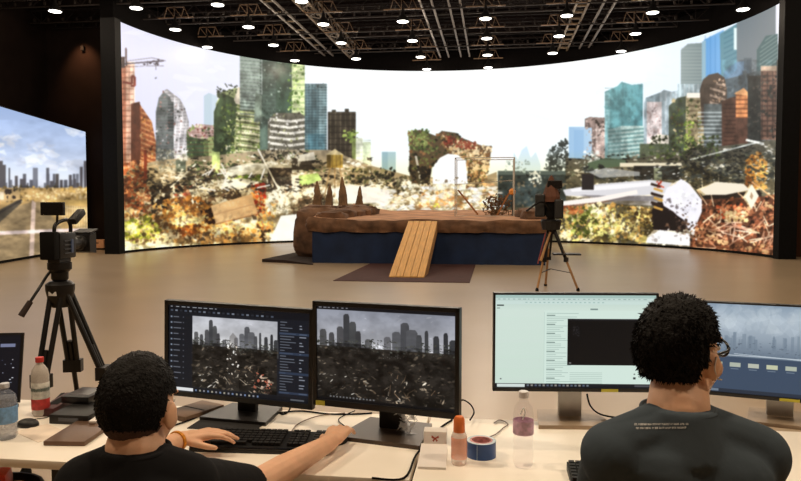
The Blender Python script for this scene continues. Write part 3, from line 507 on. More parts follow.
def city_small(c, x0, y0, x1, y1, dark):
    """gloomy ruined city in a monitor window"""
    W, H = x1 - x0, y1 - y0; X = lambda u: x0 + u * W; Y = lambda v: y0 + v * H
    top, bot = ((140, 144, 156), (190, 190, 194)) if dark else ((186, 188, 196), (226, 226, 226))
    c.rect(x0, y0, x1, Y(.5), top, 1, bot, False)
    for k in range(12): c.dots(R4(X(c.rs.uniform(0, .8)), Y(.02), X(1), Y(.25)), [(214, 214, 220), (180, 182, 190)], 2, 3, 14, .35, .4, 0)
    for u, v, w_, col in ((.02, .22, .05, (110, 110, 112)), (.09, .25, .04, (96, 96, 100)), (.15, .18, .05, (100, 100, 104)), (.2, .04, .045, (78, 80, 84)), (.245, .12, .05, (96, 98, 100)), (.29, .22, .04, (84, 84, 88)),
                         (.36, .3, .05, (120, 120, 124)), (.5, .26, .05, (150, 150, 156)), (.56, .2, .06, (130, 132, 138)), (.62, .1, .06, (104, 106, 112)), (.66, .17, .08, (120, 122, 128)), (.73, .22, .04, (100, 102, 106)), (.79, .17, .025, (86, 88, 92)), (.85, .22, .04, (70, 72, 76)), (.92, .18, .03, (60, 62, 66)), (.96, .25, .05, (70, 72, 76))):
        dk_ = .78 if dark else .9; col = [q * dk_ for q in col]; c.poly([(X(u), Y(.5)), (X(u), Y(v + .02)), (X(u + w_ * .3), Y(v)), (X(u + w_ * .8), Y(v)), (X(u + w_), Y(v + .03)), (X(u + w_ * 1.15), Y(.5))], col); c.stripes(R4(X(u), Y(v), X(u + w_), Y(.5)), (60, 60, 64), 3.2, 1, .35)
    g = R4(x0, Y(.37), x1, y1); c.rect(x0, Y(.4), x1, y1, (44, 40, 36), 1, (26, 24, 22), False)
    c.dots(R4(x0, Y(.34), x1, Y(.48)), [(50, 52, 46), (84, 86, 78), (120, 120, 114), (36, 34, 32)], 260, 1.2, 5, 1, .5, 0)
    c.dots(R4(x0, Y(.42), x1, y1), [(30, 28, 25), (44, 40, 34), (18, 17, 15), (72, 64, 54), (100, 90, 78)], 360, 4, 16, 1, .45, 0)
    c.dots(R4(x0, Y(.3), x1, Y(.44)), [(44, 46, 42), (66, 68, 62), (90, 92, 86)], 160, 3, 10, 1, .5, 0)
    c.dots([(X(.3), Y(.75)), (X(.6), Y(.62)), (X(.95), Y(.8)), (X(.9), y1), (X(.3), y1)], [(110, 94, 76), (150, 134, 114), (50, 42, 34), (190, 180, 164)], 60, 4, 17, 1, .35)
    c.dots(R4(x0, Y(.7), X(.3), y1), [(110, 104, 96), (50, 47, 42), (170, 166, 158)], 26, 4, 15, 1, .3, -.5)
    c.sticks(R4(X(.4), Y(.7), X(.85), Y(.95)), [(180, 166, 146), (110, 90, 70)], 9, 16, 46, 3)
    c.dots(R4(X(.4), Y(.3), X(.46), Y(.44)), [(30, 30, 28), (56, 56, 50)], 26, 2, 5); c.dots(R4(X(.415), Y(.34), X(.44), Y(.4)), [(236, 236, 232)], 5, 2, 4)
    c.dots(R4(X(.44), Y(.44), X(.62), Y(.5)), [(196, 196, 190), (90, 86, 80)], 30, 1.5, 4, 1, .4, 0)
    c.shade(R4(x0, Y(.36), x1, y1), 34, .45, 1.35, 9, 1.6); c.shade(R4(x0, y0, x1, Y(.4)), 60, .9, 1.08, 8); c.blur(1, 3)
def paint_m2():
    c = Cv(0, 0, 640, 400, 1.6, (20, 20, 22)); city_small(c, 0, 14, 640, 400, True)
    c.rect(0, 0, 640, 14, (22, 22, 26)); 
    for k in range(7): c.rect(8 + k * 22, 4, 8 + k * 22 + c.rs.uniform(8, 18), 8, (120, 120, 126))
    c.rect(0, 388, 640, 400, (16, 16, 18)); c.rect(0, 366, 40, 386, (120, 150, 60), .0)
    for k in range(14): c.rect(60 + k * 16, 380, 68 + k * 16, 387, (120, 122, 126), .8)
    c.blur(1, 1); return c.a
def paint_m1():
    c = Cv(0, 0, 640, 400, 1.6, (26, 29, 36))
    c.rect(0, 0, 640, 34, (18, 20, 26)); city_small(c, 112, 46, 500, 376, False)
    c.poly([(270, 376), (285, 130), (300, 110), (318, 130), (330, 376)], (70, 64, 58), .35); c.dots([(280, 150), (320, 150), (330, 300), (270, 300)], [(200, 190, 176), (236, 232, 226), (60, 52, 46)], 46, 2, 8)
    c.dots([(400, 280), (480, 300), (490, 370), (400, 370)], [(170, 96, 76), (200, 170, 150), (60, 46, 40)], 50, 2, 9)
    for k in range(9): c.rect(8 + k * 26, 6, 8 + k * 26 + c.rs.uniform(8, 20), 10, (150, 154, 160))
    for k in range(22): c.rect(8 + k * 22, 22, 8 + k * 22 + 12, 30, [(70, 78, 92), (110, 118, 130), (40, 44, 52)][k % 3])
    c.rect(0, 38, 108, 376, (22, 25, 32))
    for k in range(12):
        y = 52 + k * 26; c.rect(8, y, 16, y + 8, (120, 130, 146)); c.rect(22, y + 1, 22 + c.rs.uniform(14, 40), y + 6, (96, 100, 110)); c.rect(66, y + 1, 72, y + 6, (90, 94, 104))
    c.rect(506, 38, 640, 376, (24, 27, 35))
    for k in range(26):
        y = 44 + k * 12.6; c.rect(512, y, 512 + c.rs.uniform(20, 70), y + 4, (104, 110, 122), .9)
        if k % 3: c.rect(596, y, 596 + c.rs.uniform(8, 36), y + 5, (140, 146, 158), .9)
        if k % 7 == 4: c.rect(508, y - 3, 638, y + 8, (54, 68, 92), .7)
    c.rect(0, 380, 640, 400, (20, 22, 28)); c.rect(36, 383, 116, 398, (226, 228, 230))
    for k in range(16): c.rect(126 + k * 19, 386, 134 + k * 19, 395, [(120, 140, 176), (176, 170, 150), (150, 150, 156)][k % 3], .9)
    c.rect(560, 386, 620, 394, (130, 134, 140), .6); c.blur(1, 1); return c.a
def paint_m3():
    c = Cv(0, 0, 640, 360, 2, (204, 222, 212)); c.grad([(0, (190, 212, 204)), (60, (212, 230, 220)), (360, (206, 226, 214))])
    c.rect(0, 0, 640, 12, (168, 196, 190)); c.rect(0, 12, 640, 24, (198, 218, 212)); c.rect(0, 24, 640, 36, (206, 226, 220))
    for k in range(30): c.rect(10 + k * 20, 15, 10 + k * 20 + c.rs.uniform(4, 14), 18, (120, 150, 146), .6)
    for k in range(18): c.rect(120 + k * 18, 27, 120 + k * 18 + 8, 31, (140, 176, 170), .6)
    c.rect(6, 38, 34, 43, (60, 70, 70)); c.rect(6, 50, 18, 53, (110, 126, 124)); c.rect(380, 52, 410, 58, (130, 150, 146))
    c.rect(196, 66, 197, 340, (176, 198, 190)); c.rect(197, 60, 640, 345, (214, 234, 224))
    for k in range(40):
        y = 70 + k * 7; n = c.rs.uniform(30, 130)
        bold = k % 5 == 1
        c.rect(206, y, 206 + (34 if bold else n), y + (3.4 if bold else 1.8), (96, 116, 112) if bold else (150, 174, 166), .9 if bold else .75)
        if k > 32: c.rect(300, y, 430, y + 1.8, (150, 174, 166), .6)
    for k in range(20): c.rect(290, 66 + k * 1.0, 290, 66, (0, 0, 0))
    c.rect(290, 92, 640, 272, (14, 14, 16)); c.rect(290, 92, 640, 98, (34, 34, 38)); c.dots(R4(312, 118, 336, 158), [(46, 46, 50), (36, 36, 40)], 30, 2, 5); c.rect(296, 262, 306, 266, (130, 130, 130))
    c.rect(0, 345, 640, 360, (24, 26, 32)); c.rect(8, 347, 120, 359, (214, 226, 222)); 
    for k in range(16): c.rect(128 + k * 16, 348, 137 + k * 16, 356, [(110, 120, 130), (150, 146, 140), (90, 100, 120)][k % 3], .9)
    c.rect(556, 304, 562, 308, (70, 80, 80)); c.rect(554, 318, 564, 326, (50, 60, 60)); c.rect(20, 325, 26, 330, (90, 100, 100)); c.rect(560, 348, 630, 356, (130, 130, 136), .5); c.blur(1, 1); return c.a
def paint_m4():
    c = Cv(0, 0, 640, 360, 1.6, (60, 76, 96)); c.grad([(0, (140, 158, 176)), (60, (176, 190, 202)), (140, (150, 164, 178)), (220, (96, 112, 130)), (260, (66, 82, 104)), (360, (52, 66, 88))])
    c.dots(R4(40, 10, 380, 110), [(206, 218, 228), (220, 230, 236)], 60, 14, 46, .12)
    for k in range(40): x = c.rs.uniform(0, 560); h = c.rs.uniform(6, 40); c.rect(x, 150 - h, x + c.rs.uniform(6, 16), 180, (116, 132, 148), .5)
    c.dots(R4(0, 150, 560, 215), [(96, 110, 126), (120, 134, 148), (84, 98, 112)], 200, 3, 9, .6, .5, 0); c.rect(0, 205, 400, 209, (206, 216, 224), .8); c.line([(120, 200), (300, 206), (420, 212)], 3, (196, 208, 218), .8)
    c.rect(560, 0, 640, 360, (70, 86, 108)); 
    for k in range(22): c.rect(568, 20 + k * 15, 568 + c.rs.uniform(14, 56), 24 + k * 15, (126, 142, 160), .8)
    c.rect(0, 214, 560, 345, (62, 78, 100))
    for k in range(7): x = 30 + k * 74; c.rect(x, 236, x + 44, 254, [(196, 200, 170), (176, 184, 170), (186, 190, 176)][k % 3]); c.rect(x + 4, 260, x + 36, 263, (130, 144, 160), .8)
    c.rect(470, 280, 540, 318, (120, 150, 206)); c.rect(0, 345, 640, 360, (44, 52, 66)); c.rect(10, 347, 60, 357, (110, 124, 140)); c.blur(1, 1); return c.a
#@@END

# ------------------------------------------------------------------ setting: floor, ceiling, walls
M_wall = mat('dark_wall', (25, 18, 15), 0.95, var=0.2, scale=1.2, bump=0.1, spec=.05)
M_black = mat('matt_black', (12, 11, 11), 0.8, var=0.2, spec=.15)
M_header = mat('black_header', (5, 4, 4), 0.95, var=0.2, spec=.03)
def floor_mat():
    m = mat('floor_vinyl', (168, 145, 116), 0.3, var=0.05, scale=0.7, bump=0.02, bscale=5, spec=0.5)
    N = m.node_tree.nodes; L = m.node_tree.links; b = N['Principled BSDF']
    nz = N.new('ShaderNodeTexNoise'); nz.inputs['Scale'].default_value = 0.5; nz.inputs['Detail'].default_value = 3
    mr = N.new('ShaderNodeMapRange'); mr.inputs[3].default_value = 0.24; mr.inputs[4].default_value = 0.38
    L.new(N['Texture Coordinate'].outputs['Object'], nz.inputs[0]); L.new(nz.outputs['Fac'], mr.inputs[0]); L.new(mr.outputs[0], b.inputs['Roughness'])
    return m
XL, XR, YB, YF, ZC = -16.2, 13.5, 34.5, -6.0, 9.0
struct(MB().box(((XL + XR) / 2, (YB + YF) / 2, -0.1), (XR - XL + 1, YB - YF + 1, 0.2)).build('floor', floor_mat()))
M_deck = mat('ceiling_deck', (16, 10, 9), 0.95, var=0.35, scale=2.0, bump=0.2, spec=.05)
cl = MB().box(((XL + XR) / 2, (YB + YF) / 2, ZC + 0.1), (XR - XL + 1, YB - YF + 1, 0.2))
ceil_o = struct(cl.build('ceiling', M_deck))
rb = MB()
for k in range(70): rb.box(((XL + XR) / 2, YF + 2 + k * 0.55, ZC - 0.03), (XR - XL, 0.16, 0.06))
rib = rb.build('deck_rib', M_deck, ceil_o); rib['kind'] = 'stuff'
struct(MB().box((XL - 0.1, (YB + YF) / 2, ZC / 2), (0.2, YB - YF, ZC)).build('wall_left', M_wall))
struct(MB().box((XR + 0.1, (YB + YF) / 2, ZC / 2), (0.2, YB - YF, ZC)).build('wall_right', M_wall))
struct(MB().box(((XL + XR) / 2, YB + 0.1, ZC / 2), (XR - XL, 0.2, ZC)).build('wall_back', M_wall))
struct(MB().box(((XL + XR) / 2, YF - 0.1, ZC / 2), (XR - XL, 0.2, ZC)).build('wall_front', mat('rear_wall', (120, 104, 90), 0.8)))

# ------------------------------------------------------------------ curved LED wall
LC = (-1.867, 20.84); LR = 10.1; LZ0, LZ1 = 0.08, 7.43
def ang_at(px, zz):
    d, f = ray(px, 200); 
    best = None
    for i in range(4000):
        a = math.radians(-20 + 220 * i / 4000); p = (LC[0] + LR * math.cos(a), LC[1] + LR * math.sin(a))
        q = project(p[0], p[1], zz)[0]
        if best is None or abs(q - px) < best[0]: best = (abs(q - px), a)
    return best[1]
AL = math.radians(178.0); AR = math.radians(-0.0)
# ends found from where the screen's two upright edges stand
AL = max(a for a in [math.radians(90 + i * .05) for i in range(2000)] if project(LC[0] + LR * math.cos(a), LC[1] + LR * math.sin(a), 3.0)[0] >= 119.8 and a < math.radians(185))
AR = min(a for a in [math.radians(90 - i * .05) for i in range(1900)] if project(LC[0] + LR * math.cos(a), LC[1] + LR * math.sin(a), 3.0)[0] <= 779.8 and a > math.radians(-4))
def led_pt(a, z, r=LR): return Vector((LC[0] + r * math.cos(a), LC[1] + r * math.sin(a), z))
NS = 96
city = paint_city()
TW, TH = 2600, 640
aa = AL + (AR - AL) * (np.arange(TW) + .5) / TW; zz = LZ1 + (LZ0 - LZ1) * (np.arange(TH) + .5) / TH
AA, ZZ = np.meshgrid(aa, zz); Xs = LC[0] + LR * np.cos(AA); Ys = LC[1] + LR * np.sin(AA)
cc, ss = math.cos(YAW), math.sin(YAW); x_ = Xs * cc + Ys * ss; y_ = -Xs * ss + Ys * cc; z_ = ZZ - EYE
fw = y_ * math.cos(PIT) - z_ * math.sin(PIT); up = y_ * math.sin(PIT) + z_ * math.cos(PIT)
led_tex = city.sample(400.5 + F * x_ / fw, 240.5 - F * up / fw)
led = empty('led_wall', led_pt(math.pi / 2, 0), 'huge curved video wall showing a ruined overgrown city under a pale sky', 'video wall')
off = Vector(led.location)
def uv_grid(name, fn, nu, nv, material, parent, off):
    vs = [fn(i / nu, j / nv) - off for j in range(nv + 1) for i in range(nu + 1)]
    fs = [(j * (nu + 1) + i, j * (nu + 1) + i + 1, (j + 1) * (nu + 1) + i + 1, (j + 1) * (nu + 1) + i) for j in range(nv) for i in range(nu)]
    me = bpy.data.meshes.new(name); me.from_pydata(vs, [], fs); uvl = me.uv_layers.new(name='UVMap')
    for l in me.loops:
        k = l.vertex_index; uvl.data[l.index].uv = ((k % (nu + 1)) / nu, (k // (nu + 1)) / nv)
    for p in me.polygons: p.use_smooth = nu > 4
    me.materials.append(material); o = bpy.data.objects.new(name, me); COL.objects.link(o); o.parent = parent; return o
disp = uv_grid('display', lambda u, v: led_pt(AL + (AR - AL) * u, LZ0 + (LZ1 - LZ0) * v), NS, 1, screen_mat('video_wall_picture', led_tex, LED_STRENGTH), led, off)
def arc_band(name, r0, r1, z0, z1, a0, a1, material, parent):
    m = MB(off); vs = []; n = NS
    for i in range(n + 1):
        a = a0 + (a1 - a0) * i / n
        vs += [led_pt(a, z0, r0), led_pt(a, z1, r0), led_pt(a, z1, r1), led_pt(a, z0, r1)]
    fs = []
    for i in range(n):
        for k in range(4): fs.append((i * 4 + k, i * 4 + (k + 1) % 4, (i + 1) * 4 + (k + 1) % 4, (i + 1) * 4 + k))
    fs += [(3, 2, 1, 0), (n * 4, n * 4 + 1, n * 4 + 2, n * 4 + 3)]
    return m.add(vs, fs).build(name, material, parent, 40)
de = 0.012
arc_band('cabinet_shell', LR + 0.02, LR + 0.35, 0.0, LZ1, AL + de, AR - de, M_black, led)
arc_band('header', LR - 0.05, LR + 0.4, LZ1, 8.25, AL + .03, AR - .03, M_header, led)
arc_band('base_rail', LR - 0.03, LR + 0.02, 0.0, LZ0, AL + de, AR - de, M_black, led)
for a, s_ in ((AL, 1), (AR, -1)):
    p = led_pt(a + s_ * 0.018, 0, LR + .12); MB(off).box((p.x, p.y, LZ1 / 2), (0.5, 0.34, LZ1), a + math.pi / 2 - 1.57).build('end_post', M_black, led)

# straight LED panel on the left
pr = at_z(88, 247, 0.05); pl_dir = Vector((at_z(0, 262, .05).x - pr.x, at_z(0, 262, .05).y - pr.y, 0)).normalized()
pr = Vector((pr.x, pr.y, 0)); ztop = P(88, 132, ray(88, 247)[1] * 0 + (pr.y * math.cos(YAW) - pr.x * math.sin(YAW))).z
plen = 11.0
pan = empty('led_panel', pr, 'flat video screen on the left showing an empty road and skyline', 'video screen')
ts_u = (np.arange(1200) + .5) / 1200 * plen; ts_v = ztop + (0.08 - ztop) * (np.arange(480) + .5) / 480
UU, VV = np.meshgrid(ts_u, ts_v); Xs = pr.x + pl_dir.x * UU; Ys = pr.y + pl_dir.y * UU
x_ = Xs * cc + Ys * ss; y_ = -Xs * ss + Ys * cc; z_ = VV - EYE
fw = y_ * math.cos(PIT) - z_ * math.sin(PIT); up = y_ * math.sin(PIT) + z_ * math.cos(PIT)
pcan = paint_panel(); ptex = pcan.sample(400.5 + F * x_ / fw, 240.5 - F * up / fw)
uv_grid('display', lambda u, v: pr + pl_dir * plen * u + Vector((0, 0, 0.08 + (ztop - 0.08) * v)), 2, 1, screen_mat('side_screen_picture', ptex, 1.0), pan, pr)
nrm = Vector((-pl_dir.y, pl_dir.x, 0)); nrm = nrm if nrm.x < 0 else -nrm
c_ = pr + pl_dir * plen / 2 + nrm * 0.12
MB(pr).box((c_.x, c_.y, ztop / 2 + 0.02), (plen + .12, 0.2, ztop + 0.04), math.atan2(pl_dir.y, pl_dir.x)).build('casing', M_black, pan)

# dark walls either side of the curved screen
eL = led_pt(AL + .03, 0, LR + .2); eR = led_pt(AR - .03, 0, LR + .25)
struct(MB().box(((XL + eL.x - .35) / 2, 23.9, ZC / 2), (eL.x - .35 - XL, 0.2, ZC)).build('wall_back_left', M_wall))
M_wr = mat('right_wall_paint', (66, 42, 30), 0.95, var=0.15, scale=1.0, spec=.05)
struct(MB().box(((XR + eR.x + .28) / 2, 22.6, ZC / 2), (XR - eR.x - .28, 0.2, ZC)).build('wall_back_right', M_wr))
struct(MB().box(((XL + eL.x - .35) / 2, 23.77, 0.09), (eL.x - .35 - XL, 0.05, 0.18)).build('baseboard_left', mat('lit_skirting', (120, 84, 60), 0.5)))  # screen light on the skirting is put into its colour
# low pale equipment case by that wall
q = at_z(100, 249.5, 0.0); q.y = min(q.y, 23.2); q.x = at_y(100, 249, q.y).x
r_ = empty('equipment_case', q, 'small pale equipment case on the floor at the foot of the dark wall', 'case')
MB().bbox((0, 0, 0.2), (0.5, 0.35, 0.3), 0.02).build('box', mat('case_cream', (206, 150, 110), 0.6), r_); MB().bbox((0, 0, 0.03), (0.56, 0.4, 0.06), 0.01).build('base', M_black, r_); MB().box((0, -0.18, 0.24), (0.12, 0.02, 0.03)).build('handle', M_black, r_)

# ------------------------------------------------------------------ ceiling: joists, trays, lamps
M_steel = mat('truss_steel', (84, 68, 48), 0.6, 0.2, var=0.2)
M_steel2 = mat('tray_steel', (80, 72, 66), 0.6, 0.2, var=0.2)
M_steel3 = mat('shaded_truss', (18, 13, 12), 0.9, 0.0, var=0.3, spec=.1)  # near-black colour stands for joists unlit away from the lamps
M_steel4 = mat('shaded_chord', (26, 20, 17), 0.8, 0.0, var=0.3, spec=.2)  # chords also darkened to look unlit, a touch lighter
lamp_rows = [19.85, 22.42, 25.05, 27.8, 30.3]; lamp_cols = [-13.2, -10.6, -8.07, -5.55, -2.96, -0.34, 2.15, 4.7, 7.3]
def half_width(y):     # room inside the curved header at height
    if y <= LC[1]: return None
    h = LR - 0.15; return math.sqrt(max(h * h - (y - LC[1]) ** 2, 0.2))
jn = 0
joist_rows = [(14.6, 0), (17.2, 0)] + [(r + .1, 1) for r in lamp_rows[:4]] + [(21.1, 0), (23.7, 0), (26.4, 0), (29.0, 0)]
joist_rows.sort()
for k, (y, main) in enumerate(joist_rows):
    x0, x1 = (XL + .1, XR - .1)
    if y > 23.7: x0, x1 = LC[0] - half_width(y) , LC[0] + half_width(y)
    elif y > 22: x0 = -15.9; x1 = LC[0] + half_width(y) - .2
    o = empty('roof_joist', (0, y, 7.8), 'dark steel lattice joist crossing the ceiling, number %d counted from the curved screen towards the camera' % (len(joist_rows) - k), 'roof joist')
    o['label'] = ['joist nearest the curved screen', 'second joist out from the curved screen', 'third joist out from the curved screen', 'fourth joist out from the curved screen', 'fifth joist out from the curved screen', 'sixth joist out from the curved screen', 'seventh joist out from the curved screen', 'eighth joist out from the curved screen', 'ninth joist out from the curved screen', 'joist furthest from the curved screen'][len(joist_rows) - 1 - k] + ', dark steel lattice under the ceiling'
    zb, zt = (0.0, 0.42) if main else (0.12, 0.5)
    MB().bar((x0, 0, zb), (x1, 0, zb), 0.05, 0.035).build('bottom_chord', M_steel4, o); MB().bar((x0, 0, zt), (x1, 0, zt), 0.06, 0.05).build('top_chord', M_steel3, o)
    wb = MB(); n = int((x1 - x0) / 0.42)
    for i in range(n):
        a = x0 + (x1 - x0) * i / n; b = x0 + (x1 - x0) * (i + 1) / n
        wb.bar((a, 0, zb if i % 2 else zt), (b, 0, zt if i % 2 else zb), 0.025, 0.025)
        if i % 2 == 0: wb.bar((b, 0, zb), (b, 0, zt), .02, .02)
    wb.build('web', M_steel3, o)['kind'] = 'stuff'
    st = MB()
    for i in range(int((x1 - x0) / 0.52)): st.box((x0 + .2 + i * .52, -0.06, zb + 0.09), (0.06, 0.05, 0.1))
    st.build('bolt_plate', M_steel4, o)['kind'] = 'stuff'
def rail(x, y0=6.0, y1=30.2): return MB().bar((x, y0, 0), (x, y1, 0), 0.07, 0.06)
def tray(x0, x1, label, rung, material, name='cable_tray', z=7.9, step=0.6, width=.04):
    o = empty(name, (0, 0, z), label, 'cable tray' if name == 'cable_tray' else 'truss')
    y1 = 30.3 if -6.6 < x0 < 3 else 29.4
    MB().bar((x0, 8.0, 0), (x0, y1, 0), 0.06, 0.06).build('rail', material, o); MB().bar((x1, 8.0, 0), (x1, y1, 0), 0.06, 0.06).build('rail', material, o)
    rm = MB(); n = int((y1 - 8) / step)
    for i in range(n): rm.bar((x0, 8.2 + i * step, 0), (x1, 8.2 + i * step, 0), width, width)
    rm.build('rung', rung, o)['kind'] = 'stuff'
    return o
tray(-2.37, -2.01, 'left one of the two slim cable trays running side by side down the ceiling middle', M_steel3, M_steel2, step=1.4)
tray(-1.49, -1.13, 'right one of the two slim cable trays running side by side down the ceiling middle', M_steel3, M_steel2, step=1.4)
tray(2.50, 2.86, 'yellowish ladder truss with bright rungs running down the right of the ceiling', M_steel, M_steel, 'ladder_truss', step=0.75, width=.06)
tray(3.33, 3.68, 'plain cable tray right beside the yellowish ladder truss', M_steel3, M_steel2, step=2.0)
tray(-7.22, -6.87, 'grey ladder truss left of the box truss on the ceiling', M_steel, M_steel2, 'ladder_truss', step=1.2)
bx = empty('box_truss', (-6.0, 0, 7.85), 'square lattice box truss with zigzag bracing on the left half of the ceiling', 'truss')
for dx, dz in ((-.2, 0), (.2, 0), (-.2, .36), (.2, .36)): MB().bar((dx, 8, dz), (dx, 29.8, dz), .05, .05).build('rail', M_steel, bx)
wb = MB()
for i in range(48):
    y = 8.2 + i * .45; s_ = 1 if i % 2 else -1
    wb.bar((-.2 * s_, y, 0), (.2 * s_, y + .45, 0), .03, .03); wb.bar((-.2, y, 0 if i % 2 else .36), (-.2, y + .45, .36 if i % 2 else 0), .03, .03); wb.bar((.2, y, 0 if i % 2 else .36), (.2, y + .45, .36 if i % 2 else 0), .03, .03)
wb.build('brace', M_steel2, bx)['kind'] = 'stuff'

M_lamp = emat('lamp_diffuser', (1.0, 0.96, 0.88), 6.0)
M_housing = mat('lamp_housing', (12, 10, 10), 0.8, 0.0, spec=.1)
M_lit = mat('lamplit_steel', (84, 62, 40), 0.6, 0.1)  # joist steel with the lamplight put into its colour
def make_lamp():
    o = empty('ceiling_lamp', (0, 0, 0), 'x', 'ceiling lamp', 'round ceiling lamps')
    MB().lathe([(0.03, 0.42), (0.05, 0.3), (0.08, 0.2), (0.17, 0.1), (0.2, 0.05), (0.2, 0.0), (0.185, -.001)], n=20).build('housing', M_housing, o, 50)
    MB().lathe([(0.0001, -0.035), (0.1, -0.03), (0.17, -0.012), (0.19, 0.004), (0.0001, 0.005)], n=20).build('diffuser', M_lamp, o, 60)
    MB().rod((0, 0, 0.5), (0, 0, 0.98), 0.012, n=6).build('hanger', M_steel3, o)
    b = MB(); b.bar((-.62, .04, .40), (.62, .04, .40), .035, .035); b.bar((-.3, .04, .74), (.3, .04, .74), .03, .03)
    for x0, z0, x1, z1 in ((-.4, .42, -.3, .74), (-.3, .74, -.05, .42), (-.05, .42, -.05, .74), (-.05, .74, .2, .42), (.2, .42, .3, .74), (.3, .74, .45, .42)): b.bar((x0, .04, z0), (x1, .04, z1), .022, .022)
    b.build('lit_lattice', M_lit, o)  # added lattice piece, coloured as the lamplit stretch of joist
    return o
proto = make_lamp(); first = True
ordn = ['first', 'second', 'third', 'fourth', 'fifth', 'sixth', 'seventh', 'eighth', 'ninth']
rown = ['nearest', 'second nearest', 'middle', 'second furthest', 'furthest']
lamp_data = {}
def lamp_light(x, y, z, W, r=0.14):
    key = (W, r)
    if key not in lamp_data:
        l = bpy.data.lights.new('lamp_glow', 'POINT'); l.energy = W; l.color = LAMP_COL if r < .145 else (1.0, 0.79, 0.55); l.shadow_soft_size = r; lamp_data[key] = l
    lo = bpy.data.objects.new('lamp_glow', lamp_data[key]); COL.objects.link(lo); lo.location = (x, y, z); return lo
ZL = 7.4
for ri, y in enumerate(lamp_rows):
    cols = [x for x in lamp_cols if (y < 23.2 and x > -13.7) or (y >= 23.2 and (x - LC[0]) ** 2 + (y - LC[1]) ** 2 < (LR - .35) ** 2)]
    cols = [x for x in cols if not (x < -12 and y > 21)]
    if ri == 0: cols = [x for x in cols if x < -5]
    if ri == 1: cols = [x for x in cols if x < 7.6]
    if ri == 4: cols = [x for x in cols if -3.5 < x < 0]
    for ci, x in enumerate(cols):
        o = proto if first else copy_tree(proto); first = False
        o.location = (x, y, ZL)
        o['label'] = 'round white ceiling lamp, %s from the left in the %s row%s' % (ordn[ci], rown[ri], ' at the curved screen' if ri == 4 else '')
        lamp_light(x, y, ZL - 0.16, LAMP_W)
near = [(x, y) for y in (1.9, 7.2, 12.4, 17.2) for x in (-10.6, -5.55, -0.34, 4.7, 9.9)]
for x, y in near:
    o = copy_tree(proto); o.location = (x, y, ZL); tag(o, 'round ceiling lamp over the %s, %s from the left' % ({1.9: 'desks', 7.2: 'floor behind the monitors', 12.4: 'floor before the mat', 17.2: 'front of the stage'}[y], ordn[[-10.6, -5.55, -0.34, 4.7, 9.9].index(x)]), 'ceiling lamp', 'lamps above the view'); lamp_light(x, y, ZL - .16, DESK_W if y < 3 and abs(x) < 7 else LAMP_NEAR_W, .14 if y > 8 else .15)
# wall washers giving the two faint scallops on the dark left wall
for px, py in ((28, 30), (83, 50)):
    p = at_y(px, py, 23.75); o = empty('wall_washer', (p.x, 23.74, p.z), ('left' if px < 50 else 'right') + ' one of two small black wall washers high on the dark left wall', 'wall lamp')
    MB().box((0, 0.0, 0.07), (0.12, 0.12, 0.14)).build('body', M_black, o); MB().lathe([(0.045, 0), (0.045, -0.012)], n=12).build('lens', emat('washer_lens', (1, .6, .35), .03), o)
    l = bpy.data.lights.new('washer_glow', 'SPOT'); l.energy = 420; l.color = (1, .5, .25); l.spot_size = math.radians(75); l.spot_blend = 1; l.shadow_soft_size = .1
    lo = bpy.data.objects.new('washer_glow', l); COL.objects.link(lo); lo.location = (p.x, 23.1, p.z + .55); lo.rotation_euler = (math.radians(28), 0, 0)
exec_next = True
#@@STAGE
def fbm(x, y, z=0, s=1.0, o=4):
    return mnoise.fractal(Vector((x * s, y * s, z * s)), 1.0, 2.0, o)
M_dirt = mat('stage_dirt', (178, 132, 98), 0.95, var=0.35, scale=1.6, bump=0.5, bscale=14)
M_rock = mat('foam_rock', (104, 75, 54), 0.95, var=0.5, scale=3.0, bump=0.8, bscale=9)
M_navy = mat('navy_cloth', (22, 40, 72), 0.9, var=0.25, scale=2, bump=0.3, bscale=6)
SY0, SY1 = 18.35, 24.6
fl = at_y(312, 262, SY0).x; fr = at_y(541, 266, SY0).x + 0.12
st = empty('stage_platform', ((fl + fr) / 2, SY0, 0), 'raised stage platform with brown dirt top and navy cloth skirt', 'stage'); so = Vector(st.location)
def ztop_f(x, y):
    t = (y - SY0) / (SY1 - SY0); e = min(1, max(0, (x - fl) / 1.4))
    return 1.16 + 0.22 * t + 0.035 * fbm(x, y, 0, 1.3) + (1 - e) ** 2 * 0.16 * (0.4 + t)
nx, ny = 90, 60; vs = []; fs = []
for j in range(ny + 1):
    for i in range(nx + 1):
        x = fl - .12 + (fr - fl + .2) * i / nx; y = SY0 + (SY1 - SY0) * j / ny
        if j == 0: y += .04 * fbm(x * 3, 1, 5)
        vs.append(Vector((x, y, ztop_f(x, y))) - so)
n0 = len(vs)
fs = [(j * (nx + 1) + i, j * (nx + 1) + i + 1, (j + 1) * (nx + 1) + i + 1, (j + 1) * (nx + 1) + i) for j in range(ny) for i in range(nx)]
me = bpy.data.meshes.new('dirt_top'); me.from_pydata(vs, [], fs); me.materials.append(M_dirt)
for p in me.polygons: p.use_smooth = True
o = bpy.data.objects.new('dirt_top', me); COL.objects.link(o); o.parent = st
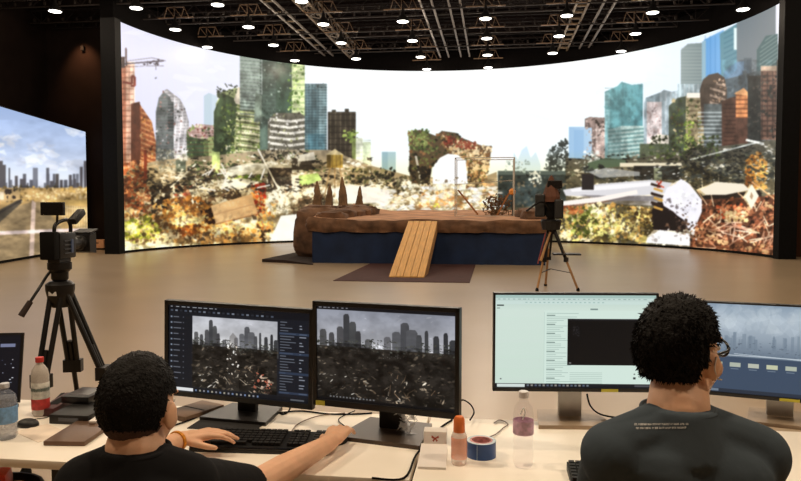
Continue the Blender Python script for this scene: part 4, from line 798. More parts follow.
# crumbling edge strip round the front and sides
def wall_strip(path, z_hi, z_lo, amp, material, name, seed, rows=8, seg=0.08, fold=0.0):
    pts = []
    for (a, b) in zip(path, path[1:]):
        a, b = Vector((*a, 0)), Vector((*b, 0)); n = max(2, int((b - a).length / seg)); d = (b - a).normalized(); nr = Vector((d.y, -d.x, 0))
        for i in range(n): pts.append((a + (b - a) * i / n, nr))
    pts.append((Vector((*path[-1], 0)), nr)); vs = []
    for r in range(rows + 1):
        for i, (p, nr) in enumerate(pts):
            t = r / rows; zh = z_hi(p.x, p.y) if callable(z_hi) else z_hi; zl = z_lo(p.x, p.y) if callable(z_lo) else z_lo
            z = zh + (zl - zh) * t; bul = amp * (abs(fbm(p.x * 2, z * 2 + seed, p.y * 2)) * 1.6) * (0.3 if r in (0,) else 1)
            fo = fold * math.sin(p.x * 9 + 2 * math.sin(p.x * 2.3)) * t
            vs.append(p + nr * (bul + fo + amp * .5 * math.sin(math.pi * t)) + Vector((0, 0, z)) - so)
    n = len(pts); fs = [(r * n + i, r * n + i + 1, (r + 1) * n + i + 1, (r + 1) * n + i) for r in range(rows) for i in range(n - 1)]
    me = bpy.data.meshes.new(name); me.from_pydata(vs, [], fs); me.materials.append(material)
    for p in me.polygons: p.use_smooth = True
    o = bpy.data.objects.new(name, me); COL.objects.link(o); o.parent = st; return o
wall_strip([(fl - .1, SY1), (fl - .1, SY0), (fr + .05, SY0), (fr + .05, SY1)], lambda x, y: ztop_f(x, y) + .01, lambda x, y: 0.84 + .03 * fbm(x * 2, y * 2, 3), 0.09, M_rock, 'rock_edge', 2)
wall_strip([(fl, SY1), (fl, SY0 + .05), (fr, SY0 + .05), (fr, SY1)], 0.92, 0.0, 0.01, M_navy, 'skirt', 8, rows=6, fold=0.025)
MB(so).box(((fl + fr) / 2, (SY0 + SY1) / 2 + .1, 0.55), (fr - fl - .2, SY1 - SY0 - .3, 1.1)).build('deck_frame', M_black, st)
# raised rock bank at the left rear
bl0 = at_z(297, 254, 0); by = 20.4
def rock(name, c, d, seed, material=M_rock, parent=None, offv=None, nu=26, nv=16, amp=.22, flat=True):
    m = MB(offv if offv is not None else Vector((0, 0, 0))); m.ell((0, 0, 0), (1, 1, 1), nu=nu, nv=nv)
    for i, v in enumerate(m.v):
        s_ = Vector([math.copysign(abs(t) ** 0.45, t) for t in v]); s_ *= 1 + amp * fbm(v.x + seed, v.y, v.z, 1.7, 5)
        m.v[i] = Vector(c) + Vector((s_.x * d[0] / 2, s_.y * d[1] / 2, max(s_.z, -1.0) * d[2] / 2))
    return m.build(name, material, parent, 35)
xa = at_y(296, 230, by).x; xb = at_y(314, 230, by).x
rock('corner_rock', ((xa + fl) / 2 + .22, by, 0.76), (fl - xa + .25, 1.6, 1.5), 3.0, parent=st, offv=so, amp=.12)
for i in range(5): rock('bank_rock', (fl + .35 + .12 * i, 19.2 + i * .62, 1.2 + .02 * i), (.9, .75, 0.34 + .04 * i), 12.0 + i, parent=st, offv=so, nu=18, nv=10)
for i in range(3): rock('bank_rock', (fr - .25 - .1 * (i % 2), 19.3 + i * 1.0, 1.22 + .03 * i), (.75, 1.1, 0.42), 22.0 + i, parent=st, offv=so, nu=18, nv=10)
ms = [(314, 340), (330, 352), (345, 368)]
for i, (a, b) in enumerate(ms):
    x0 = at_y(a, 206, 21.5 + i * .6).x; x1 = at_y(b, 206, 21.5 + i * .6).x; y = 20.9 + i * .8
    rock('bank_rock', ((x0 + x1) / 2, y, 1.30), (x1 - x0 + .3, 1.5, 0.5), 7.0 + i, parent=st, offv=so, nu=20, nv=12)
# dark ground cloth left of the stage, dark mat before it
M_mat = mat('brown_mat', (66, 30, 24), 0.9, var=0.2, scale=6, bump=0.1)
m1, m2, m3, m4 = at_z(331, 282, 0), at_z(470, 282, 0), at_z(467, 263, 0), at_z(372, 263, 0)
yy0 = (m1.y + m2.y) / 2
mo = MB(Vector((m1.x, yy0, 0))).prism([(m1.x, yy0), (m2.x, yy0), (m2.x, 18.3), (m1.x, 18.3)], 'z', 0.0, 0.012).build('floor_mat', M_mat); tag(mo, 'flat dark reddish brown mat on the floor under the wooden ramp', 'mat')
g = [at_z(x, y, 0) for x, y in ((262, 262), (300, 252), (313, 252), (313, 265), (285, 263))]
mm = MB(g[0]); pts = [(p.x, p.y) for p in g]; mm.prism(pts, 'z', 0.0, 0.05)
for i, v in enumerate(mm.v):
    if v.z > .01: v.z = .02 + .06 * (i % 2)
tag(mm.build('ground_cloth', mat('dark_cloth', (40, 26, 20), .95, var=.3, bump=.3)), 'crumpled dark brown cloth on the floor at the left end of the stage', 'cloth')
# ramp
ra, rb_ = at_z(389, 276.5, 0.02), at_z(424, 277.5, 0.02); rt0 = at_y(404, 221, SY0 - .02); rt1 = at_y(430, 221, SY0 - .02)
rz = rt0.z; ryb = (ra.y + rb_.y) / 2 
ramp = empty('wooden_ramp', (ra.x, ryb, 0), 'yellow plank ramp leading from the floor up to the stage', 'ramp'); ro = Vector(ramp.location)
M_wood = mat('plank_wood', (214, 160, 84), 0.6, var=0.18, scale=3, stretch=(14, 1, 1), bump=0.1)
M_wood2 = mat('ramp_side_wood', (176, 128, 74), 0.7, var=0.2, scale=4)
npk = 5; XW = (rb_.x - ra.x)
for i in range(npk):
    a = ra.x + XW * i / npk + .006; b = ra.x + XW * (i + 1) / npk - .006; dz = .006 * (i % 2)
    MB(ro).add([(a, ryb, .03 + dz), (b, ryb, .03 + dz), (b, SY0 - .12, rz + dz), (a, SY0 - .12, rz + dz), (a, ryb, 0.0), (b, ryb, 0.0), (b, SY0 - .12, rz - .06), (a, SY0 - .12, rz - .06)],
               [(0, 1, 2, 3), (7, 6, 5, 4), (0, 4, 5, 1), (1, 5, 6, 2), (2, 6, 7, 3), (3, 7, 4, 0)]).build('plank', M_wood, ramp)
for x in (ra.x + .02, rb_.x - .02):
    MB(ro).prism([(ryb + .1, 0.01), (SY0 - .14, rz - .08), (SY0 - .14, rz - .3), (ryb + 0.9, 0.01)], 'x', x - .018, x + .018).build('side_board', M_wood2, ramp)
# jagged rock shards standing at the rear left
for i, (px, top, wd) in enumerate(((318, 181, .36), (329, 184, .3), (343, 177, .34), (359, 186, .3))):
    y = 23.4; b = at_y(px, 208, y); t = at_y(px - 1 + (i % 2) * 2, top, y); zb = ztop_f(b.x, y)
    m = MB(Vector((b.x, y, zb))); H = t.z - zb; n = 8
    for k in range(9):
        u = k / 8; r = wd / 2 * (1 - u ** 1.6 * .88)
        for q in range(n):
            th = 2 * math.pi * q / n; rr = r * (1 + .35 * fbm(math.cos(th) + i * 3, math.sin(th), u * 3, 1.2))
            m.v.append(Vector((b.x + (t.x - b.x) * u + rr * math.cos(th), y + rr * math.sin(th) * .8, zb + H * u)))
    m.f = [(k * n + q, k * n + (q + 1) % n, (k + 1) * n + (q + 1) % n, (k + 1) * n + q) for k in range(8) for q in range(n)] + [tuple(range(n - 1, -1, -1)), tuple(range(64, 72))]
    nm = ('leftmost', 'second from the left', 'second from the right, tallest', 'rightmost')[i]
    tag(m.build('rock_shard', mat('shard_rock', (112, 84, 56), .9, var=.4, scale=4, bump=.6), None, 25), 'pointed brown rock shard on the rear of the stage, ' + nm, 'rock', 'rock shards on the stage')
# wire frame cage and debris on the stage
y = 20.6
x0, x1 = at_y(455, 214, y).x, at_y(514, 214, y).x; zb = ztop_f(x0, y) - .01; zt = at_y(455, 158, y).z
cg = empty('metal_frame', (x0, y, zb), 'thin pale metal tube frame standing on the right of the stage', 'frame'); co = Vector((0, 0, 0)); H = zt - zb; W_ = x1 - x0
M_tube = mat('pale_tube', (190, 184, 174), .4, .5)
for dx in (0, W_):
    for dy in (0, .9): MB().rod((dx, dy, -.02), (dx, dy, H), .014 if dx == 0 else .022, n=6).build('post', M_tube, cg)
for z in (0.03, H):
    for a, b in (((0, 0), (W_, 0)), ((0, .9), (W_, .9)), ((0, 0), (0, .9)), ((W_, 0), (W_, .9))): MB().rod((*a, z), (*b, z), .011, n=6).build('crossbar', M_tube, cg)
MB().rod((0, 0, .55 * H), (W_, 0, .62 * H), .008, n=6).build('crossbar', M_tube, cg)
M_old = mat('old_wood', (150, 98, 56), .8, var=.3, scale=5)
for i, (a, b, lab) in enumerate((((458, 190), (478, 214), 'broken brown plank leaning left inside the metal frame'), ((512, 188), (497, 214), 'broken brown plank leaning right inside the metal frame'))):
    p, q = at_y(*a, y + .35), at_y(*b, y + .35); q.z = ztop_f(q.x, q.y) + .01; tag(MB(q).bar(p, q, .07, .05).build('broken_plank', M_old), lab, 'plank')
p = at_y(497, 200, y + .6); zc = ztop_f(p.x, p.y)
M_bush = mat('dry_brush', (112, 84, 56), .95, var=.5, scale=8)
bm_ = MB(Vector((p.x, p.y, zc)))
rr = random.Random(4)
for k in range(260):
    t = rr.random() * 6.28; r = rr.random() ** .5 * .42; h = rr.random() * .62 * (1.15 - r)
    c0 = Vector((p.x + r * math.cos(t), p.y + r * .6 * math.sin(t), zc + h)); d = Vector((rr.gauss(0, 1), rr.gauss(0, 1), rr.gauss(.3, 1))).normalized() * rr.uniform(.05, .16)
    e = d.orthogonal().normalized() * .03; bm_.add([c0 - e, c0 + e, c0 + d + e * .3, c0 + d - e * .3], [(0, 1, 2, 3)])
for k in range(16): t = rr.random() * 6.28; bm_.rod((p.x, p.y, zc - .01), (p.x + .35 * math.cos(t), p.y + .25 * math.sin(t), zc + rr.uniform(.3, .6)), .012, .005, 5)
tag(bm_.build('dry_brush', M_bush), 'clump of dry brown brushwood inside the metal frame on the stage', 'plant')
p = at_y(513, 192, y + .3); lt = empty('marker_light', (p.x - .02, p.y, ztop_f(p.x, p.y)), 'small orange topped stand at the right post of the metal frame', 'stand'); hz = p.z - ztop_f(p.x, p.y)
MB().rod((0, 0, -.01), (0, 0, hz), .015, n=6).build('pole', M_steel3, lt); MB().lathe([(.02, -.09), (.09, -.06), (.1, .04), (.03, .1)], (0, 0, hz), 10).build('head', mat('orange_plastic', (226, 140, 56), .5), lt, 40)

#@@CAMS
# ------------------------------------------------------------------ film cameras on tripods
M_tri = mat('tripod_black', (22, 20, 20), 0.45, 0.3, var=0.2)
M_cam = mat('camera_body', (24, 23, 24), 0.5, 0.1, var=0.2)
M_camg = mat('camera_grey', (80, 84, 92), 0.4, 0.4)
M_tan = mat('tripod_tan', (170, 128, 84), 0.5, 0.2, var=.2)
def tripod(name, label, cx, cy, ztop, feet, legmat, group, tube=.016, lower=None, spreader=True):
    o = empty(name, (cx, cy, 0), label, 'tripod')
    MB().lathe([(.05, -.14), (.07, -.1), (.085, -.03), (.085, 0.0), (.06, .02)], (0, 0, ztop), 16).build('bowl', M_tri, o, 40)
    MB().lathe([(.035, 0), (.05, .02), (.05, .06), (.07, .08), (.07, .12)], (0, 0, ztop + .015), 14).build('fluid_head', M_tri, o, 40)
    for i, (fx, fy) in enumerate(feet):
        f = Vector((fx, fy, 0.02)); t = Vector((fx * .12, fy * .12, ztop - .06)); k = t.lerp(f, .5)
        side = Vector((-fy, fx, 0)).normalized() * .035
        lg = MB(); lg.rod(t + side, k + side * .8, tube, n=8); lg.rod(t - side, k - side * .8, tube, n=8)
        leg = lg.build('leg', legmat, o, 40)
        MB().rod(k + (t - k) * .35, f, tube * .95, n=8).build('lower_tube', lower or legmat, leg, 40)
        MB().box(k, (.11, .06, .08), math.atan2(side.y, side.x)).build('clamp', M_tri, leg)
        MB().lathe([(.03, -.02), (.03, .01), (.015, .04)], f, 10).build('foot', M_black, leg)
        if spreader: MB().bar(Vector((0, 0, .38)), Vector((0, 0, ztop)).lerp(f, .0) * 0 + t.lerp(f, .72), .02, .012).build('spreader', M_tri, leg)
    return o
D1 = 4.3
tp = P(60, 281, D1)
fz = tp.z
t1 = tripod('camera_tripod', 'black camera tripod with pan handle behind the left end of the desk', tp.x, tp.y, fz - .02, [(.44, .08), (-.10, .36), (.0, -.36)], M_tri, None)
h0 = P(50, 272, D1) - Vector((tp.x, tp.y, 0)); h1 = P(38, 290, D1 - .12) - Vector((tp.x, tp.y, 0)); h2 = P(21, 316, D1 - .2) - Vector((tp.x, tp.y, 0))
pn = MB().tube([h0 + Vector((.05, 0, .01)), h0, h1, h2], .009).build('pan_handle', M_tri, t1, 60); MB().rod(h1.lerp(h2, .45), h2, .017, .019, 10).build('grip', mat('rubber_grip', (40, 26, 22), .8), pn, 40)
MB().box((0.0, -.075, fz - .07), (.05, .01, .025)).build('badge', mat('badge_white', (220, 220, 220), .5), t1)
def camcorder(loc, rz, label, s=1.0):
    o = empty('video_camera', loc, label, 'video camera', None, rz); o.scale = (s, s, s)
    MB().bbox((0, 0, .016), (.16, .09, .03), .006).build('base_plate', M_cam, o)
    MB().bbox((0.02, 0, .125), (.22, .12, .19), .015).build('body', M_cam, o, 40)
    MB().bbox((-.125, 0, .13), (.07, .11, .2), .01).build('battery', M_black, o, 40)
    for z in (.07, .1, .13, .16): MB().box((.02, -.063, z), (.12, .008, .008)).build('button_row', M_camg, o)
    MB().bbox((.06, -.066, .12), (.03, .01, .1), .003).build('side_strip', mat('strip_blue', (70, 86, 120), .4), o)
    q = Matrix.Rotation(math.pi / 2, 3, 'Y')
    MB().lathe([(.055, 0), (.055, .04), (.045, .05), (.045, .12), (.058, .13), (.058, .18), (.05, .185)], (.13, 0, .13), 18, q).build('lens', M_cam, o, 40)
    MB().lathe([(.045, 0), (.02, .002), (.0002, .003)], (.305, 0, .13), 18, q).build('lens_glass', mat('lens_glass', (20, 24, 40), .08), o)
    hd = MB().prism([(.30, .06), (.40, .045), (.40, .205), (.30, .19)], 'y', -.075, .075).build('matte_box', M_cam, o)
    MB().prism([(.31, .195), (.43, .225), (.44, .235), (.31, .21)], 'y', -.075, .075).build('top_flag', M_cam, hd)
    MB().tube([(-.06, 0, .21), (-.05, 0, .27), (.02, 0, .30), (.12, 0, .31), (.16, 0, .27), (.16, 0, .21)], .014, 8).build('top_handle', M_cam, o, 60)
    vf = MB().bbox((.13, -.07, .335), (.16, .06, .05), .012, M=Matrix.Rotation(-.5, 3, 'Y')).build('microphone', M_cam, o, 40)
    arm = MB().tube([(-.02, 0, .3), (-.05, -.02, .34), (-.09, -.04, .355)], .009, 8).build('monitor_arm', M_cam, o, 60)
    mn = MB().bbox((-.14, -.04, .395), (.03, .17, .095), .006).build('monitor', M_cam, o, 40); MB().box((-.157, -.04, .395), (.003, .15, .078)).build('screen', mat('dark_screen', (12, 12, 14), .2), mn)
    return o
camcorder((tp.x, tp.y, fz + .114), math.radians(94), 'black film camera with top monitor on the near left tripod', .84)
# second camera, near the stage
t2c = Vector(((.78 + 1.5) / 2 - .12, 13.15, 0)); z2 = 1.16
f1 = at_z(537, 291, 0); f2 = at_z(578, 291, 0)
t2 = tripod('camera_tripod', 'camera tripod with tan legs at the right front of the stage', t2c.x, t2c.y, z2, [(f1.x - t2c.x, f1.y - t2c.y), (f2.x - t2c.x, f2.y - t2c.y), (-.05, .55)], M_tri, None, .022, M_tan)
MB().bbox((.28, -.05, .66), (.5, .3, .03), .01).build('tray', M_tri, t2)
MB().rod((-.02, -.1, z2 - .1), (-.2, -.28, .55), .018, .03, 8).build('side_tube', M_tan, t2); MB().rod((-.1, -.1, z2 - .1), (-.25, -.3, .5), .012, .012, 8).build('red_cable', mat('red_cable', (130, 40, 36), .5), t2)
c2 = camcorder((t2c.x, t2c.y, z2 + .134), math.radians(84), 'black film camera on the tan legged tripod in front of the stage', 1.6)
vfm = MB().lathe([(.10, .2), (.105, .26), (.07, .36), (.028, .47), (.008, .5)], (-.1, 0, 0), 10).build('viewfinder_hood', mat('hood_brown', (96, 58, 40), .8), c2)
MB().bbox((-.05, .12, .16), (.3, .11, .26), .02).build('recorder', M_cam, c2); MB().bbox((-.17, -.09, .12), (.12, .1, .22), .02).build('battery_pack', M_cam, c2); MB().lathe([(.1, -.12), (.12, -.02), (.11, 0)], (0, 0, 0), 12).build('head_cover', M_cam, c2); MB().tube([(-.15, 0, .1), (-.3, .1, .2), (-.45, .25, .1)], .012).build('pan_handle', M_tri, c2)

#@@DESK
# ------------------------------------------------------------------ desks
DZ = 0.75
M_desk = mat('desk_laminate', (248, 240, 228), 0.42, var=0.03, scale=3, spec=.4)
M_edge = mat('desk_edge', (216, 208, 196), 0.5)
M_legm = mat('desk_leg', (40, 38, 38), 0.4, .5)
def desk(x0, x1, y0, y1, label):
    o = empty('desk', ((x0 + x1) / 2, (y0 + y1) / 2, 0), label, 'desk'); W, D = x1 - x0, y1 - y0
    MB().bbox((0, 0, DZ - .014), (W, D, .028), .003).build('tabletop', M_desk, o, 40)
    MB().box((0, D / 2 - .03, DZ - .055), (W - .2, .03, .05)).build('rail', M_legm, o)
    for sx in (-1, 1):
        for sy in (-1, 1): MB().box((sx * (W / 2 - (.06 if sx > 0 else .42)), sy * (D / 2 - .05), (DZ - .028) / 2), (.04, .04, DZ - .028)).build('leg', M_legm, o)
    return o
desk(-2.16, -.245, 1.99, 2.62, 'white desk on the left, carrying the two dark monitors'); desk(-.235, 1.75, 1.93, 2.61, 'white desk on the right, carrying the bright monitor')

M_bez = mat('monitor_bezel', (18, 18, 20), 0.45, var=.1); M_bez2 = mat('monitor_slim_bezel', (26, 26, 28), 0.4, var=.1)
M_silver = mat('stand_silver', (176, 174, 172), 0.35, .5); M_standb = mat('stand_black', (30, 27, 26), 0.4, .2); M_stone = mat('stand_taupe', (160, 140, 118), 0.4, .3)
M_yel = mat('yellow_sticker', (214, 206, 70), .6)
def monitor(c, rz, W, H, bz, tex, label, standm, basem, roll=0.0, chin=None, sticker=None, base=(.26, .2), neckw=.06, back=.08, pivot=True):
    """c = centre of the front face"""
    o = empty('monitor', (c.x, c.y, DZ), label, 'monitor', None, rz); zc = c.z - DZ; chin = chin or bz
    R = Matrix.Rotation(roll, 3, 'Y'); C0 = Vector((0, 0, zc)); T = lambda v: R @ Vector(v) + C0
    f = MB()
    f.box(T((0, .012, 0)), (W, .02, H), M=R); f.bbox(T((0, .035, 0)), (W * .8, .035, H * .7), .01, M=R); pnl = f.build('panel', M_bez2 if bz < .01 else M_bez, o, 30)
    for (cx, cz, w_, h_) in ((0, H / 2 - bz / 2, W, bz), (0, -H / 2 + chin / 2, W, chin), (-W / 2 + bz / 2, 0, bz, H), (W / 2 - bz / 2, 0, bz, H)): MB().bbox(T((cx, -.002, cz)), (w_, .012, h_), .002, M=R).build('bezel', M_bez2 if bz < .01 else M_bez, o)
    uv_grid('screen', lambda u, v: T((-W / 2 + bz + (W - 2 * bz) * u, -.001, -H / 2 + chin + (H - bz - chin) * v)), 1, 1, screen_mat('monitor_picture', tex, .95), o, Vector((0, 0, 0)))
    if sticker: MB().box(T((sticker[0], -.009, -H / 2 + chin * .45)), (sticker[1], .001, chin * .75), M=R).build('sticker', M_yel, o)['label'] = 'yellow energy sticker'
    MB().bbox((0, back, zc * .5 + .01), (neckw, .03, zc), .006).build('stand_neck', standm, o, 40)
    b = MB(); bw, bd = base; b.prism([(-bw / 2, back - bd * .62), (bw / 2, back - bd * .62), (bw * .4, back + bd * .38), (-bw * .4, back + bd * .38)], 'z', 0.0, .014); b.build('stand_base', basem, o)
    return o
def mon_from(pxl, dl, pxr, dr, pytl, pybl, pytr, pybr):
    a = P(pxl, (pytl + pybl) / 2, dl); b = P(pxr, (pytr + pybr) / 2, dr); H = ((P(pxl, pytl, dl) - P(pxl, pybl, dl)).length + (P(pxr, pytr, dr) - P(pxr, pybr, dr)).length) / 2
    v = b - a; return (a + b) / 2, math.atan2(v.y, v.x), math.hypot(v.x, v.y), H
c, rz_, W_, H_ = mon_from(165.5, 2.66, 313.5, 2.50, 305, 398, 304, 406)
monitor(c, rz_, W_, H_, .016, paint_m1(), 'dark framed monitor showing an editing program with a ruined city picture', M_standb, M_standb, roll=.022, chin=.02, neckw=.075, base=(.27, .2), sticker=(W_ / 2 - .0, .0001) and None)
c, rz_, W_, H_ = mon_from(313.5, 2.46, 460, 2.28, 303, 406, 306, 418)
mo2 = monitor(c, rz_, W_, H_, .016, paint_m2(), 'dark framed monitor filled with a gloomy ruined city and skyline', M_standb, mat('stand_bronze', (70, 58, 48), .35, .4), chin=.022, neckw=.09, base=(.3, .24), sticker=(-W_ / 2 + .03, .035))
c, rz_, W_, H_ = mon_from(493, 2.52, 657.5, 2.50, 293.5, 393, 292.5, 390)
monitor(c, rz_, W_, H_, .008, paint_m3(), 'bright slim monitor showing a white page with a black window over it', M_silver, M_stone, chin=.014, neckw=.085, base=(.27, .2), sticker=(.125, .06))
c, rz_, W_, H_ = mon_from(703, 2.62, 872, 2.42, 299.5, 391, 310.5, 412)
monitor(c, rz_, W_, H_, .007, paint_m4(), 'slim bluish monitor at the far right, partly behind the right man', M_silver, M_stone, chin=.014, neckw=.09, base=(.24, .2), sticker=(.02, .065))

M_key = mat('key_black', (28, 27, 28), .6, var=.2); M_kb = mat('keyboard_black', (20, 19, 20), .5)
def keyboard(p, rz, W, D, label):
    o = empty('keyboard', (p.x, p.y, DZ), label, 'keyboard', None, rz)
    MB().prism([(-D / 2, 0.0), (D / 2, 0.0), (D / 2, .026), (-D / 2, .012)], 'x', -W / 2, W / 2).build('body', M_kb, o)
    MB().bbox((0, -D / 2 + .006, .012), (W, .012, .012), .003).build('front_edge', mat('kb_gloss', (16, 15, 16), .2), o)
    k = MB(); n = int(W / .0195)
    for r in range(6):
        y = D / 2 - .018 - r * .0195; z = .026 - .014 * (D / 2 - y) / D
        for i in range(n):
            x = -W / 2 + .012 + i * .0195
            if r == 5 and 4 <= i <= 9:
                if i == 6: k.box((x, y, z + .006), (.1, .016, .01))
                continue
            if i in (int(n * .68), int(n * .83)): continue
            k.box((x, y, z + .006), (.0165, .016, .01))
    k.build('keys', M_key, o)['kind'] = 'stuff'; return o
ka, kb_ = at_z(190, 448, DZ + .015), at_z(322, 452, DZ + .015); kt = at_z(215, 430, DZ + .015)
kc = (ka + kb_) / 2; keyboard(Vector((kc.x, kc.y + .085, 0)), math.atan2(kb_.y - ka.y, kb_.x - ka.x), .455, .155, 'black full size keyboard under the left hand of the left man')
kr = at_z(568, 470, DZ + .015); keyboard(Vector((kr.x + .215, 2.06, 0)), 0, .43, .14, 'black keyboard partly hidden in front of the right man')

# mouse under the hand
mp_ = at_z(338, 440, DZ); ms_ = empty('mouse', (mp_.x + .005, mp_.y, DZ), 'dark computer mouse under the right hand of the left man', 'mouse', None, .1)
m = MB(); m.ell((0, 0, .0), (.031, .056, .036), nu=18, nv=12)
for i, v in enumerate(m.v): v.z = max(v.z, 0.0)
m.build('shell', M_kb, ms_, 60); MB().rod((-.004, .028, .034), (.004, .028, .034), .006, n=10).build('wheel', M_camg, ms_); MB().tube([(0, .054, .01), (.01, .12, .004), (-.03, .22, .004), (.02, .33, .004)], .002).build('cable', M_black, ms_)

# bottles
def bottle(p, h, r, label, capc, bodym, labels, liquid=None):
    o = empty('water_bottle', (p.x, p.y, DZ), label, 'bottle')
    prof = [(.0002, .004), (r * .8, 0.0), (r * .98, .01), (r, .03), (r * .95, h * .3), (r * .98, h * .34), (r * .93, h * .42), (r, h * .5), (r, h * .7), (r * .86, h * .79), (r * .5, h * .86), (.0125, h * .885), (.0125, h * .93)]
    MB().lathe(prof, n=24).build('shell', bodym, o, 50)
    MB().lathe([(.0145, h * .915), (.015, h * .92), (.015, h * .995), (.0135, h), (.0002, h)], n=18).build('cap', mat('cap_%d_%d' % capc[:2], capc, .5), o, 40)
    if liquid: MB().lathe([(.0002, .006), (r * .76, .005), (r * .93, .03), (r * .9, liquid * h), (.0002, liquid * h)], n=20).build('water', glassmat('water_tint', (206, 208, 214), .35, .02) if 'water_tint' not in MATS else MATS['water_tint'], o, 50)
    for z0, z1, col in labels: MB().lathe([(r * 1.005, z0 * h), (r * 1.02, (z0 + .01) * h), (r * 1.02, (z1 - .01) * h), (r * 1.005, z1 * h)], n=24, open_=True).build('label', mat('lab_%d_%d_%d' % col, col, .5, var=.35, scale=45), o, 50)
    return o
M_clear = glassmat('clear_plastic', (220, 218, 224), .24, .04); M_clearb = glassmat('clear_plastic_blue', (150, 158, 176), .3, .06)
b1 = at_z(523, 466, DZ); hb = (P(523, 391, b1.y * math.cos(YAW) - b1.x * math.sin(YAW)) - b1).z
bo = bottle(b1, hb, .031, 'tall clear water bottle with white cap beside the blue tape roll', (232, 232, 236), M_clear, [(.44, .62, (214, 180, 206))])
bo.children[-1].data.materials[0] = glassmat('pink_label', (206, 170, 200), .07, .3)
MB().tube([(-.01, -.031, .17), (-.002, -.034, .19), (.004, -.031, .175), (-.004, -.033, .155)], .002).build('label_mark', mat('white_mark', (240, 240, 244), .5), bo)
b2 = at_z(41, 415, DZ); h2_ = (P(41, 357, b2.y * math.cos(YAW) - b2.x * math.sin(YAW)) - b2).z
bottle(b2, h2_, .032, 'bottle with red cap and white and red label on the left desk', (206, 50, 44), glassmat('milky_plastic', (214, 206, 198), .7, .2), [(.12, .3, (190, 60, 56)), (.3, .58, (206, 206, 200)), (.42, .5, (110, 136, 130))])
b3 = at_z(6, 438, DZ); h3_ = (P(5, 383, b3.y * math.cos(YAW) - b3.x * math.sin(YAW)) - b3).z
bottle(b3, h3_, .038, 'clear water bottle with blue label at the left edge, beside the dark laptop', (200, 204, 214), M_clearb, [(.3, .6, (116, 160, 206))], .75)
# orange-capped spray bottle
p = at_z(459, 464, DZ); hs = .2 * .82; s_o = empty('spray_bottle', (p.x, p.y, DZ), 'small clear spray bottle with orange cap and orange print, left of the tape roll', 'bottle')
MB().lathe([(.0002, .002), (.021, 0), (.024, .006), (.024, .09), (.02, .1), (.012, .106)], n=20).build('shell', glassmat('spray_plastic', (240, 220, 206), .4, .1), s_o, 50)
MB().lathe([(.0245, .02), (.0248, .022), (.0248, .085), (.0245, .087)], n=20, open_=True).build('label', glassmat('orange_print', (236, 140, 96), .5, .4), s_o, 50)
MB().lathe([(.017, .1), (.018, .104), (.017, .142), (.012, .15), (.0002, .151)], n=18).build('cap', mat('orange_cap', (226, 120, 56), .5), s_o, 50)
# tape roll
p = at_z(481, 459, DZ); tr = empty('tape_roll', (p.x, p.y + .03, DZ), 'roll of blue adhesive tape lying flat on the right desk', 'tape')
MB().lathe([(.034, 0), (.047, 0), (.047, .05), (.034, .05), (.034, 0)], n=32).build('tape', mat('blue_tape', (34, 76, 140), .3), tr, 40)
MB().lathe([(.030, .001), (.036, .001), (.036, .0515), (.030, .0515), (.030, .001)], n=32).build('core', mat('tape_core', (206, 150, 150), .7, var=.4, scale=60), tr, 40)
MB().lathe([(.037, .0502), (.0465, .0502), (.0465, .0512), (.037, .0512), (.037, .0502)], n=32).build('tape_side', mat('tape_side', (180, 196, 206), .4), tr, 40)
MB().box((-.012, -.0468, .025), (.002, .002, .048)).build('tape_end', mat('tape_glint', (150, 180, 214), .4), tr)  # pale colour paints a glint on the tape end
# white carton with butterfly mark
p0, p1 = at_z(438, 450, DZ), at_z(434, 478, DZ)
cx, cy = p0.x - .005, (p0.y + p1.y) / 2 + .03
cb = empty('paper_carton', (cx, cy, DZ), 'white paper pack with small red butterfly mark behind the spray bottle', 'carton', None, math.radians(2))
M_pap = mat('white_paper', (232, 226, 222), .7, var=.03)
MB().bbox((0, .085, .035), (.075, .05, .07), .003).build('box', M_pap, cb, 40)
MB().prism([(-.085, 0.0), (.062, 0.0), (.062, .03), (-.06, .012), (-.085, .008)], 'x', -.045, .04).build('sleeve', M_pap, cb)
rd = mat('red_print', (170, 70, 50), .6); bf = MB()
for s_ in (-1, 1): bf.add([(0, .0585, .05), (s_ * .011, .0585, .058), (s_ * .012, .0585, .05), (s_ * .003, .0585, .047), (s_ * .009, .0585, .042), (s_ * .005, .0585, .037), (0, .0585, .045)], [(0, 1, 2, 3), (0, 3, 4, 5, 6)])
bf.build('butterfly_mark', rd, cb)
# crumpled clear wrap on the monitor base
p = at_z(407, 432, DZ + .016); wr = MB(p); rr = random.Random(9)
for k in range(26):
    c0 = p + Vector((rr.gauss(0, .018), rr.gauss(0, .012), abs(rr.gauss(.025, .02)))); a = [c0 + Vector((rr.gauss(0, .014), rr.gauss(0, .014), rr.gauss(0, .014))) for _ in range(3)]
    for q in a: q.z = max(q.z, DZ + .016)
    wr.add(a, [(0, 1, 2)])
tag(wr.build('plastic_wrap', glassmat('wrap', (220, 220, 222), .55, .1)), 'crumpled clear plastic wrap on the black base of the second monitor', 'wrapper')

